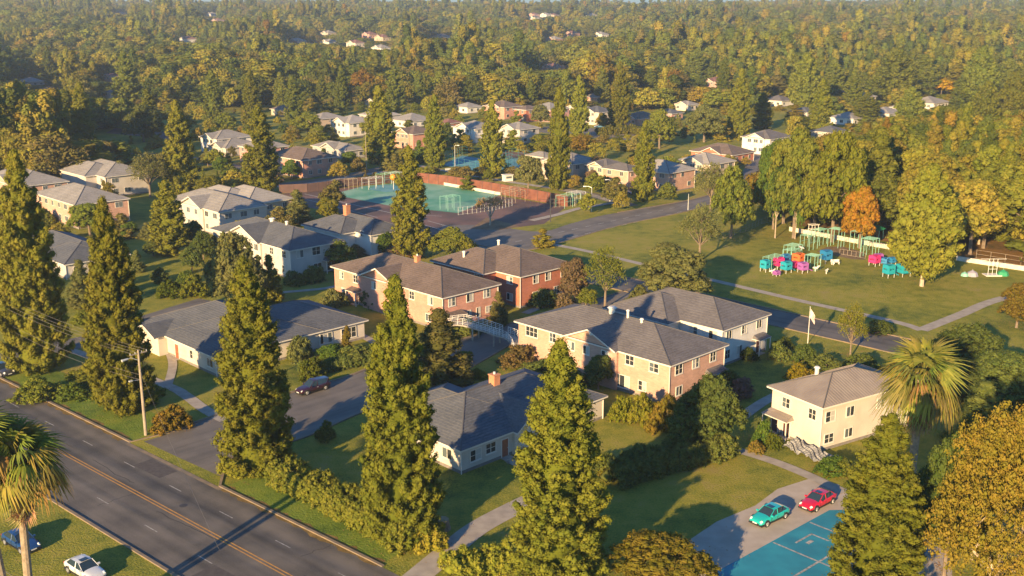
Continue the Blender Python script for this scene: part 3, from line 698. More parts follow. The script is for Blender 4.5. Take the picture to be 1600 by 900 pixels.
house('apartment_house', 'cream white two storey house with slate roof and shaded blue-grey end, centre left', (452, 392),
      [(0, 12.6, 0, 29, 5.6, PT, 'hip', 7.8)], 'offwhite', 'slate',
      wins=L2((2.6, 3.75, 1.4, 1.4, 0, 'dark'), (6.8, 3.75, 1.3, 1.4, 0, 'dark'), (11.6, 3.75, 1.4, 1.4, -.4, 'plain'), (16, 3.75, 1.4, 1.4, -.4, 'curtain'), (19.3, 3.75, 1.2, 1.4, -.4, 'plain'), (25, 3.75, 1.4, 1.4, 0, 'plain'), (2.8, .9, 1.4, 1.4, 0, 'curtain'), (13, .9, 1.4, 1.4, -.4, 'plain')) +
      R2((2.6, 3.75, 1.6, 1.5, 0, 'plain'), (6.2, 3.75, 1.9, 1.7, 0, 'dark'), (10.2, 3.75, 2.0, 1.5, 0, 'dark'), (6.4, .7, 1.9, 1.5, 0, 'dark'), (10.2, .3, 3.6, 1.9, 0, 'dark')),
      gables=[('L', 16, 6.2, .4, 5.6, .42)], awn=[('R', 9.8, 0, 4.4, 2.5)], chim=[(6.3, 10.2, 8.1, .5, .6, 'pipe'), (6.3, 15.4, 8.1, .9, .5, 'pipe')], step=.45)
house('apartment_house', 'white house with dark slate roof and tall brick chimney behind the cream white house', (579, 368),
      [(0, 10, 0, 19, 4.6, PT, 'hip'), (-3.6, 7, 5.3, 19.5, 4.6, PT, 'hip')], 'white', 'slate', 4.6, step=.5,
      chim=[(4.5, 14, 6.6, 1.1, 1.7, 'brick')], doors=[('L', 9, -3.6, 0)])
house('apartment_house', 'off-white two storey house with pale grey roof, white gable behind a tall conifer', (342, 332),
      [(0, 12.5, 0, 24, 5.6, PT, 'hip')], 'offwhite', 'grey', gables=[('L', 12, 5, .4, 5.6, .42)], det=1.5)
house('apartment_house', 'long pale-roofed house with shaded front facing the blue court carpark', (385, 321),
      [(0, 13, 0, 18, 5.6, PT, 'hip'), (-3, 9, 5.3, 23, 5.6, PT, 'hip')], 'beige', 'pale', det=1.5)
house('apartment_house', 'pink-walled two storey house with grey hip roof beside the leftmost tall conifer', (117, 321),
      [(0, 13.2, 0, 24, 5.6, PT, 'hip', 9)], 'pink', 'grey', det=1.5)
house('apartment_house', 'cream house with grey roof at the left picture edge behind the tall conifer', (28, 292),
      [(0, 13, 0, 24, 5.6, PT, 'hip')], 'pink', 'grey', det=1.5, gables=[('L', 10, 5, .4, 5.6, .42)])
house('apartment_house', 'broad grey-roofed house half in blue shade, behind the pink-walled house', (163, 277),
      [(0, 13, 0, 22, 5.6, PT, 'hip'), (-3, 9, 5.3, 22, 5.6, PT, 'hip')], 'offwhite', 'grey', det=1.5)
house('bungalow', 'bungalow with big dark blue-grey roof between the two leftmost tall conifers', (100, 414),
      [(0, 13, 0, 27, 3, .4, 'hip'), (0, 10.9, 0, 14, 3, .4, 'hip')], 'offwhite', 'slate', 3, step=.45)
house('apartment_house', 'cream two storey house with ribbed tan metal roof behind the right palm', (1286, 638),
      [(0, 16, 0, 8.8, 5.6, .42, 'hip', 6.2)], 'cream', 'metal', rot=32, step=0,
      wins=L2((1.9, 3.5, 1.2, 1.35, 0, 'dark'), (6.0, 3.6, 1.3, 1.3, 0, 'curtain'), ) + R2((1.9, 3.4, 1.7, 1.4, 0, 'curtain'), (5.2, 3.4, 1.4, 1.3, 0, 'plain'), (1.9, .8, 1.6, 1.2, 0, 'dark'), (5.2, .8, 1.4, 1.2, 0, 'plain'), (10.5, 3.4, 1.5, 1.3, 0, 'curtain'), (13, .8, 1.4, 1.3, 0, 'plain')),
      awn=[('L', 6.6, 0, 4.0, 2.45)], doors=[('L', 5.7, 0, 0), ('L', 7.6, 0, 0)], chim=[(6, 6.6, 6.6, .5, .8, 'pipe')])
# standing seams on the tan metal roof
pale = [o for o in bpy.data.objects if o.get('label', '').startswith('cream two storey house with ribbed')][0]
m = MB(); ze = 5.6; hw = 4.4; zr = ze + .42 * hw
for k in range(1, 36):
    x = 16 * k / 36
    t = min(1, x / 6.2, (16 - x) / 6.2)
    for s in (0, 1):
        y0 = 0 if s == 0 else 8.8; y1 = 4.4 * t if s == 0 else 8.8 - 4.4 * t
        m.tube([(x, y0, ze + .02), (x, y1, ze + (zr - ze) * t + .02)], .028, 4, caps=False)
for k in range(1, 20):
    y = 8.8 * k / 20; t = 1 - abs(y - 4.4) / 4.4
    m.tube([(0, y, ze + .02), (6.2 * t, y, ze + (zr - ze) * t + .02)], .028, 4, caps=False)
    m.tube([(16, y, ze + .02), (16 - 6.2 * t, y, ze + (zr - ze) * t + .02)], .028, 4, caps=False)
tag(m.build('roof_seam', ROOF['metal'], pale), kind='stuff')

# middle distance: (corner px, R m, L m, wall, roof, gable?, floors, label)
MID = [((472, 251), 13, 19, 'salmon', 'brown', 0, 2, 'salmon brick house with plain brown roof across the lawn from the courts'),
       ((540, 236), 9, 20, 'grey', 'grey', 1, 1, 'low grey house with grey roof behind the salmon brick house'),
       ((338, 218), 14, 12, 'white', 'grey', 1, 2, 'white house with grey roof at the left end of the back row'),
       ((352, 232), 14, 12, 'offwhite', 'grey', 1, 1, 'white house with shaded front just before the back row white house'),
       ((402, 233), 12, 12, 'rose', 'grey', 0, 2, 'rose pink house half hidden by the second tall conifer'),
       ((545, 193), 13, 13, 'white', 'pale', 1, 2, 'bright white gabled house in the back row left of a conifer'),
       ((500, 186), 12, 10, 'beige', 'grey', 0, 2, 'beige house peeping out left of the bright white gabled house'),
       ((590, 182), 13, 14, 'grey', 'pale', 0, 1, 'house with wide pale roof behind the bright white gabled house'),
       ((640, 190), 14, 14, 'white', 'grey', 0, 1, 'low house with grey hip roof and white eaves in the back row'),
       ((645, 210), 12, 12, 'salmon', 'brown', 1, 2, 'small salmon house between two tall conifers in the middle'),
       ((700, 193), 8, 8, 'brickred', 'darkred', 0, 1, 'small dark red-roofed annex beside the white gabled houses'),
       ((742, 202), 12, 13, 'white', 'grey', 1, 2, 'white gabled house right of the small salmon house'),
       ((812, 203), 11, 12, 'offwhite', 'grey', 1, 2, 'off-white gabled house beside the parked cars'),
       ((788, 168), 12, 14, 'salmon', 'brown', 1, 2, 'salmon brick house in the farthest middle row'),
       ((822, 172), 10, 8, 'brickred', 'brown', 0, 2, 'red brick house end beside the salmon brick house in farthest row'),
       ((860, 172), 13, 14, 'rose', 'grey', 0, 2, 'grey-roofed rose house behind the tall conifer pair'),
       ((936, 176), 11, 12, 'cream', 'slate', 1, 2, 'cream gabled house beside the blue parked car'),
       ((930, 152), 12, 9, 'rose', 'grey', 0, 1, 'small rose house behind the cream gabled house'),
       ((1000, 186), 15, 12, 'salmon', 'brown', 1, 1, 'long salmon house with cream gable beyond the low brown fence'),
       ((1078, 164), 8, 10, 'cream', 'grey', 1, 1, 'cream gabled house half buried in trees right of centre'),
       ((1120, 128), 14, 12, 'rose', 'darkred', 1, 2, 'rose house with dark red roof among far trees'),
       ((1204, 218), 14, 12, 'white', 'greybrown', 1, 2, 'white gabled house right of a tall conifer beyond the boulevard'),
       ((1145, 243), 13, 17, 'brickred', 'brown', 1, 1, 'orange brick house with brown roof at the boulevard bend'),
       ((1110, 258), 13, 13, 'stone', 'pale', 1, 2, 'pale-roofed house behind the box-like corner house'),
       ((1046, 271), 12.5, 15, 'pink', 'pale', 0, 2, 'box-like pale pink two storey house facing the boulevard bend'),
       ((895, 257), 12, 14, 'stone', 'grey', 1, 2, 'grey-roofed two storey house right of the tall central conifer'),
       ((950, 262), 9, 9, 'beige', 'greybrown', 1, 2, 'beige gabled house second in the row along the boulevard'),
       ((982, 268), 7, 10, 'pink', 'greybrown', 0, 2, 'pink house beside the tall conifer at the bend'),
       ((850, 246), 6, 8, 'white', 'grey', 0, 2, 'small white house end left of the tall central conifer'),
       ((1222, 158), 12, 12, 'white', 'greybrown', 0, 1, 'low white house left in the far right group'),
       ((1312, 146), 12, 15, 'white', 'greybrown', 0, 1, 'white hip-roofed house in the far right group behind two conifers'),
       ((1354, 152), 11, 11, 'cream', 'grey', 0, 2, 'tall cream house between conifers in the far right group'),
       ((1460, 162), 17, 14, 'white', 'grey', 0, 1, 'white house with long grey roof below the bright yellow tree'),
       ((1334, 186), 12, 12, 'white', 'grey', 0, 1, 'white-walled house in the wood edge left of the long roofed pair'),
       ((1390, 178), 14, 12, 'white', 'grey', 0, 1, 'long low white house beside the small round conifer at the wood edge'),
       ((1306, 208), 11, 11, 'offwhite', 'slate', 0, 1, 'slate-roofed house half sunk behind the park trees'),
       ((1515, 150), 8, 8, 'rose', 'darkred', 1, 2, 'small rose gabled house far right between two conifers'),
       ((172, 120), 9, 11, 'rose', 'darkred', 1, 2, 'rose gabled house in the left wood'),
       ((172, 145), 10, 8, 'cream', 'slate', 0, 2, 'cream house with slate roof in the left wood clearing'),
       ((72, 140), 8, 9, 'rose', 'darkred', 0, 1, 'small rose cottage right of the far left grey roof'),
       ((905, 170), 9, 10, 'white', 'grey', 1, 1, 'small white gabled house behind the slim conifer of the pair'),
       ((1262, 176), 11, 10, 'offwhite', 'slate', 0, 1, 'slate-roofed off-white house before the broad tall conifer'),
       ((1425, 170), 10, 12, 'offwhite', 'grey', 1, 1, 'off-white gabled house left of the long roofed white house'),
       ((1050, 178), 9, 10, 'rose', 'slate', 0, 1, 'slate-roofed rose house right of the long salmon house'),
       ((590, 160), 9, 11, 'cream', 'grey', 1, 1, 'small cream house deepest in the back row'),
       ((440, 172), 10, 10, 'beige', 'brown', 0, 1, 'beige house in the wood above the grey green conifer'),
       ((730, 168), 10, 10, 'white', 'grey', 0, 1, 'white hip-roofed house left of the farthest salmon house'),
       ((40, 128), 12, 14, 'grey', 'grey', 0, 1, 'grey-roofed house at far left in the wood')]
for k, (B, Rm, Lm, wl, rf, gb, fl, lb) in enumerate(MID):
    ze = 5.4 if fl == 2 else 3.0
    gs = [('L', Lm * .5, min(4.2, Lm * .32), .3, ze, .45)] if gb else []
    house('house', lb, B, [(0, Rm, 0, Lm, ze, .38, 'hip')], wl, rf, ze, det=1 if B[1] < 215 else 1.5, gables=gs)
def on_terrain(px, py, D):
    x = (px - 800) / F_PX * math.hypot(D, 50); return Vector((x, D, H(x, D)))
FAR = [(304, 66, 1080, 'white', 'darkred', 2, 'lone white house with red roof in the far left woods'), (344, 12, 1750, 'white', 'grey', 2, 'white house with grey roof high on the far left hillside'),
       (352, 32, 1500, 'rose', 'darkred', 1, 'low rose house below the far left hillside house'), (205, 12, 1750, 'rose', 'darkred', 1, 'tiny rose roofed house far left near the horizon'),
       (583, 58, 1180, 'rose', 'darkred', 2, 'rose gabled house, tallest of the far centre left cluster'), (600, 76, 1040, 'white', 'grey', 1, 'white gabled house lowest in the far centre left cluster'),
       (603, 62, 1160, 'beige', 'darkred', 2, 'beige house right in the far centre left cluster'), (561, 72, 1080, 'cream', 'darkred', 2, 'slim cream house left in the far centre left cluster'),
       (521, 66, 1120, 'white', 'grey', 1, 'white house second from left in the far clearing'), (520, 52, 1230, 'stone', 'grey', 1, 'pale roofed house top of the far clearing'),
       (472, 65, 1120, 'rose', 'grey', 1, 'small rose house leftmost in the far clearing'), (694, 61, 1130, 'cream', 'slate', 2, 'cream house end with slate roof alone in far woods'),
       (834, 17, 1700, 'rose', 'darkred', 2, 'rose house left of the pair on the far skyline'), (852, 16, 1700, 'white', 'grey', 2, 'white gabled house on the far skyline'),
       (835, 30, 1500, 'white', 'slate', 2, 'white house with slate roof below the skyline pair'), (864, 16, 1730, 'beige', 'darkred', 1, 'long low beige house right end of the skyline group'), (923, 15, 1720, 'white', 'grey', 1, 'small white house right along the far skyline'),
       (893, 56, 1200, 'rose', 'darkred', 2, 'rose gabled house in the far middle woods'), (937, 58, 1180, 'white', 'grey', 2, 'small white house right of the far rose gabled one'), (866, 62, 1150, 'rose', 'grey', 1, 'small rose house left of the far rose gabled one'),
       (865, 107, 860, 'rose', 'darkred', 1, 'low rose house in the trees above the centre conifers')]
for (px, py, D, wl, rf, fl, lb) in FAR:
    p = on_terrain(px, py, D); ze = 6.5 if fl == 2 else 4.2
    for D2 in range(650, 2300, 10):     # stand it where its sight line meets the hillside
        p2 = on_terrain(px, py, D2)
        if proj(p2.x, p2.y, p2.z + 4)[1] <= py: p = p2; break
    house('house', lb, (p.x, p.y, p.z), [(0, 12, 0, 15, ze, .45, 'hip')], wl, rf, det=1, gables=[('L', 7.5, 4.5, .3, ze, .5)])

# ------------------------------------------------------------------ foliage generator
def rand_dirs(n, rs):
    v = rs.normal(size=(n, 3)); return v / np.linalg.norm(v, axis=1, keepdims=True)
OCT = np.array([(1, 0, 0), (-1, 0, 0), (0, 1, 0), (0, -1, 0), (0, 0, 1), (0, 0, -1)], float)
OCTF = np.array([(0, 2, 4), (2, 1, 4), (1, 3, 4), (3, 0, 4), (2, 0, 5), (1, 2, 5), (3, 1, 5), (0, 3, 5)])
def clump_mesh(name, C, Rr, AX, rs, leaves=24, ls=.16, stretch=1.5, core=.72, mat=None, fuzz=.35, aspect=.55, tint=None):
    C = np.asarray(C, float); n = len(C); Rr = np.asarray(Rr, float).reshape(n, 1); AX = np.asarray(AX, float)
    AX = AX / np.linalg.norm(AX, axis=1, keepdims=True)
    T = rs.rand(n) if tint is None else np.asarray(tint)
    V, Fl, tv = [], [], []
    base = 0
    tris = np.zeros((0, 3), int); ttri = np.zeros(0)
    if core:
        o = OCT[None] * (Rr * core)[:, None] * rs.uniform(.8, 1.15, (n, 6, 1))
        # stretch along the clump axis
        d = (o * AX[:, None]).sum(2, keepdims=True); o = o + AX[:, None] * d * (stretch - 1)
        v = (C[:, None] + o).reshape(-1, 3); V.append(v)
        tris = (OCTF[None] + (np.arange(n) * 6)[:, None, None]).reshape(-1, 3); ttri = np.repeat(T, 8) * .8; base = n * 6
    N = n * leaves
    d = rand_dirs(N, rs); ci = np.repeat(np.arange(n), leaves)
    ax = AX[ci]; r = Rr[ci] * rs.uniform(.72, 1.12, (N, 1))
    off = d * r; dd = (off * ax).sum(1, keepdims=True); off = off + ax * dd * (stretch - 1)
    p = C[ci] + off
    nm = d + rand_dirs(N, rs) * fuzz + ax * .25; nm /= np.linalg.norm(nm, axis=1, keepdims=True)
    t = np.cross(nm, rand_dirs(N, rs)); t /= np.linalg.norm(t, axis=1, keepdims=True) + 1e-9; b = np.cross(nm, t)
    s = ls * rs.uniform(.7, 1.4, (N, 1))
    q = np.stack([p + t * s, p + b * s * aspect, p - t * s, p - b * s * aspect], 1).reshape(-1, 3); V.append(q)
    V = np.concatenate(V); nq = N
    quads = (np.arange(nq * 4) + base).reshape(-1, 4)
    me = bpy.data.meshes.new(name)
    nt_, nl = len(tris), len(tris) * 3 + nq * 4
    me.vertices.add(len(V)); me.vertices.foreach_set('co', V.astype(np.float32).ravel())
    me.loops.add(nl); me.loops.foreach_set('vertex_index', np.concatenate([tris.ravel(), quads.ravel()]).astype(np.int32))
    me.polygons.add(nt_ + nq)
    ls_ = np.concatenate([np.arange(nt_) * 3, nt_ * 3 + np.arange(nq) * 4]).astype(np.int32); me.polygons.foreach_set('loop_start', ls_)
    me.update(calc_edges=True)
    at = me.attributes.new('tint', 'FLOAT', 'FACE')
    tt = np.concatenate([ttri, np.clip(T[ci] + rs.normal(size=N) * .12, 0, 1)]); at.data.foreach_set('value', tt.astype(np.float32))
    me.materials.append(mat or LEAF)
    return me
def noise_r(rs, k=7):
    ph = rs.uniform(0, 6.28, k); fa = rs.randint(1, 5, k); fz = rs.uniform(2, 14, k); am = rs.uniform(.3, 1, k)
    am = am / am.sum()
    return lambda th, z: (np.sin(fa * np.asarray(th)[:, None] + fz * np.asarray(z)[:, None] + ph) * am).sum(1)
def conifer_crown(name, seed, hgt, rad, n, cr, leaves, ls, prof='col', z0=.02, lump=.28):
    rs = np.random.RandomState(seed); nz = noise_r(rs, 9)
    def P(t):
        if prof == 'col': return np.minimum(1, (t / .12 + .6)) * (1 - t ** 2.5) ** .86
        if prof == 'cone': return np.minimum(1, t / .06 + .4) * (1 - t) ** .72
        if prof == 'flame': return np.minimum(1, t / .28 + .30) * (1 - t ** 2.2) ** .7
        return np.sqrt(np.clip(1 - (2 * t - 1) ** 2, 0, 1)) * .9 + .1
    per = 6; nb = n // per
    t = rs.rand(nb * 3); t = t[rs.rand(nb * 3) < P(t) * .9 + .12][:nb]; nb = len(t)
    t = np.concatenate([t, np.linspace(.9, .985, 6)]); nb = len(t); th = rs.uniform(0, 2 * np.pi, nb)
    R0 = rad * P(t) * (1 + lump * nz(th, t * 3)) * rs.uniform(.86, 1.08, nb); bl = np.minimum(R0 * .45 + .1, 3.0 * cr) * rs.uniform(.7, 1.2, nb)
    out = np.stack([np.cos(th), np.sin(th)], 1)
    C, AX, Tn = [], [], []; tb = rs.rand(nb)
    for i in range(per):
        q = i / (per - 1); rr = np.maximum(R0 - bl * (1 - q), .03); a2 = th + rs.normal(size=nb) * cr * .55 / np.maximum(rr, cr)
        z = z0 * hgt + np.clip(t, 0, 1) * hgt * (1 - z0) + bl * (q - .6) * .75 + rs.normal(size=nb) * cr * .5
        C.append(np.stack([np.cos(a2) * rr, np.sin(a2) * rr, np.minimum(z, hgt)], 1)); AX.append(np.concatenate([out * .55, np.full((nb, 1), .9)], 1) + rs.normal(size=(nb, 3)) * .25); Tn.append(np.clip(tb * .5 + rs.rand(nb) * .5, 0, 1))
    C = np.concatenate(C); AX = np.concatenate(AX); m = len(C)
    R = cr * rs.uniform(.65, 1.3, m)
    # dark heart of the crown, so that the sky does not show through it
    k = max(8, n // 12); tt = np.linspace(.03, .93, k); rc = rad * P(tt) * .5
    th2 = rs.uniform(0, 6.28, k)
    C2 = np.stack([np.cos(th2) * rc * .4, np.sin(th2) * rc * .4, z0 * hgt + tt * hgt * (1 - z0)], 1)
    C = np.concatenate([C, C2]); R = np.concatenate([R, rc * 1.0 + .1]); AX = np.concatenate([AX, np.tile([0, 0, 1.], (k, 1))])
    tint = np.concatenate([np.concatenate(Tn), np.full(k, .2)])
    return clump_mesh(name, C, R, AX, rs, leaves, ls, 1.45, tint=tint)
def round_crown(name, seed, hgt, rad, z0, lobes, n, cr, leaves, ls, flat=1.0, core=.7, open_=0.0, fuzz=.5, dome=True):
    """several unequal lobes, leaf clumps over their surfaces"""
    rs = np.random.RandomState(seed); Ls = []
    for i in range(lobes):
        a = i * 2.4 + rs.rand() * .8; q = (i + .5) / lobes; rr = rad * .62 * math.sqrt(1 - q * .75) * rs.uniform(.75, 1.1)
        zc = z0 + (hgt - z0) * (.25 + .58 * q + rs.uniform(-.08, .08)); R = rad * rs.uniform(.34, .56) * (1 - .25 * q)
        if i == lobes - 1: rr *= .3; zc = hgt - R * .9
        Ls.append((math.cos(a) * rr, math.sin(a) * rr, zc, R))
    Ls.append((0, 0, z0 + (hgt - z0) * .5, rad * .5))
    C, Rr, AX, T = [], [], [], []
    tot = sum(l[3] ** 2 for l in Ls)
    for (x, y, z, R) in Ls:
        m = int(n * R * R / tot) + 3; d = rand_dirs(m, rs); d[:, 2] = np.where(d[:, 2] < -.35, -d[:, 2], d[:, 2])
        sh = rs.uniform(.78, 1.08, (m, 1)) if not open_ else rs.uniform(.45, 1.12, (m, 1))
        c = np.array([x, y, z]) + d * R * sh * np.array([1, 1, flat])
        ok = np.ones(m, bool)
        for (x2, y2, z2, R2) in Ls:
            if (x2, y2, z2) == (x, y, z): continue
            ok &= np.linalg.norm(c - np.array([x2, y2, z2]), axis=1) > R2 * .72
        c = c[ok]; d = d[ok]
        C.append(c); Rr.append(cr * rs.uniform(.6, 1.4, len(c))); AX.append(d + rs.normal(size=d.shape) * .4); T.append(np.clip(rs.rand(len(c)) * .8 + rs.rand() * .25, 0, 1))
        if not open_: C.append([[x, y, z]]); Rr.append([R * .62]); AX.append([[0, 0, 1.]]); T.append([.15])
    return clump_mesh(name, np.concatenate(C), np.concatenate(Rr), np.concatenate(AX), rs, leaves, ls, 1.15, core=core, tint=np.concatenate(T), fuzz=fuzz), Ls
def trunk_mesh(name, h, r, limbs, mat=BARK, seed=0, k=7, fork=None):
    m = MB(); rr = random.Random(seed)
    f = fork or h
    m.tube([(0, 0, -.3), (0, 0, .15), (rr.uniform(-.1, .1), rr.uniform(-.1, .1), f * .5), (rr.uniform(-.2, .2), 0, f)], [r * 1.35, r, r * .8, r * .55], k)
    for (x, y, z, R) in limbs:
        mid = Vector((x * .45 + rr.uniform(-.3, .3), y * .45 + rr.uniform(-.3, .3), f * .7 + (z - f * .7) * .45))
        m.tube([(0, 0, f * .62), mid, (x, y, z)], [r * .5, r * .33, r * .12], 5, caps=False)
        for _ in range(3):
            e = Vector((x, y, z)) + Vector((rr.uniform(-1, 1), rr.uniform(-1, 1), rr.uniform(-.2, 1))) * R * .9
            m.tube([mid.lerp(Vector((x, y, z)), .6), e], [r * .16, r * .05], 4, caps=False)
    return m.mesh(name, mat)

PROTO = {}
def add_proto(k, crown, trunk, h, r): PROTO[k] = (crown, trunk, h, r)
straight = trunk_mesh('trunk', 24, .42, [], seed=1)
for i in range(3): add_proto('hi%d' % i, conifer_crown('crown', 11 + i, 26, 3.9, 2400, .40, 34, .10, 'col', z0=.015, lump=.24), straight, 26, 3.9)
for i in range(3): add_proto('con%d' % i, conifer_crown('crown', 21 + i, 24, 3.7, 900, .52, 20, .18, 'col', z0=.02, lump=.24), straight, 24, 3.7)
for i in range(2): add_proto('cone%d' % i, conifer_crown('crown', 31 + i, 14, 2.9, 520, .5, 22, .16, 'cone', z0=.03, lump=.35), trunk_mesh('trunk', 12, .25, []), 14, 2.9)
add_proto('flame0', conifer_crown('crown', 41, 20, 5.6, 900, .72, 22, .2, 'flame', z0=.12, lump=.2), trunk_mesh('trunk', 12, .35, [], PALEBARK), 20, 5.6)
for i in range(3):
    c, Ls = round_crown('crown', 51 + i, 12, 5.2, 1.4, 11, 980, .56, 24, .16)
    add_proto('oak%d' % i, c, trunk_mesh('trunk', 9, .32, Ls[:6], seed=i, fork=6), 12, 5.2)
for i in range(2):
    c, Ls = round_crown('crown', 61 + i, 10, 4.4, 2.2, 11, 640, .42, 16, .12, open_=1, core=0, fuzz=1.2)
    add_proto('airy%d' % i, c, trunk_mesh('trunk', 8, .24, Ls, seed=i + 5, fork=4.5), 10, 4.4)
c, Ls = round_crown('crown', 71, 5.4, 4.2, 3.0, 9, 300, .36, 16, .11, flat=.6, open_=1, core=0, fuzz=1)
add_proto('umbrella', c, trunk_mesh('trunk', 4, .22, Ls, PALEBARK, seed=9, fork=2.4), 5.4, 4.2)
for i in range(3):
    c, Ls = round_crown('foliage', 81 + i, 2.2, 1.9, -1.1, 8, 260, .24, 22, .085)
    add_proto('bush%d' % i, c, trunk_mesh('stem', 1.4, .06, Ls[:4], k=4), 2.2, 1.7)
# big orange/olive broadleaf seen from close by
for i in range(2):
    c, Ls = round_crown('crown', 91 + i, 15, 6.5, 1.5, 22, 4200, .33, 22, .085, open_=.3, core=.5, fuzz=.8)
    add_proto('big%d' % i, c, trunk_mesh('trunk', 11, .4, Ls[:10], PALEBARK, seed=20 + i, fork=6.5), 15, 6.5)
# light meshes for the woods
for i in range(4):
    c, Ls = round_crown('crown', 101 + i, 13, 6.0, 1.0, 8, 210, 1.05, 16, .34, fuzz=.18)
    add_proto('wood%d' % i, c, None, 13, 6.0)
for i in range(3): add_proto('spire%d' % i, conifer_crown('crown', 111 + i, 17, 3.4, 150, .95, 14, .36, 'col', z0=.01), None, 17, 3.4)
for i in range(2):
    c, Ls = round_crown('crown', 121 + i, 11, 4.6, 1.0, 8, 170, .75, 12, .32, open_=1, core=.35, fuzz=1)
    add_proto('thin%d' % i, c, trunk_mesh('trunk', 8, .2, Ls[:5], PALEBARK, k=4, fork=5), 11, 4.6)
lowtrunk = trunk_mesh('trunk', 6, .22, [], k=4)

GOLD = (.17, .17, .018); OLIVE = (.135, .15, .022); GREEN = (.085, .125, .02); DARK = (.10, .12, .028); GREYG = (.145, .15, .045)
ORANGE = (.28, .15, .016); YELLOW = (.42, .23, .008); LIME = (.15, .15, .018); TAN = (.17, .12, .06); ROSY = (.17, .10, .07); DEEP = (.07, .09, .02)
CON = (.155, .156, .02)
TREES = []        # (x, y, height, radius) of every individual
NIND = [0]
def plant(kind, x, y, h, r, col, label, cat='tree', group=None, name=None, rz=None, z=None, jitter=.08):
    crown, trunk, ph, pr = PROTO[kind]
    j = 1 + rnd.uniform(-jitter, jitter)
    o = empty(name or ('conifer_tree' if kind[:2] in ('hi', 'co', 'sp', 'fl') else 'broadleaf_tree'), (x, y, H(x, y) if z is None else z), rnd.uniform(0, 6.28) if rz is None else rz, label, cat, group)
    o.scale = (r / pr, r / pr, h / ph)
    c = link('crown' if cat == 'tree' else 'foliage', crown, o); c.color = (*[v * j for v in col], 1)
    tk = trunk or lowtrunk
    if h > 1.2: link('trunk' if cat == 'tree' else 'stem', tk, o)
    TREES.append((x, y, h, r)); NIND[0] += 1
    return o
def hgt_of(base, top):
    p = g(*base); r = (F_PX * math.sin(PITCH) + (top - 450) * math.cos(PITCH)) / (F_PX * math.cos(PITCH) - (top - 450) * math.sin(PITCH))
    return CAM_H - r * p.y
def tree_px(kind, bx, by, top, hw, col, label, cat='tree', group=None, name=None):
    p = g(bx, by); h = hgt_of((bx, by), top); r = hw / pxm(p.y)
    return plant(kind, p.x, p.y, h, r, col, label, cat, group, name)

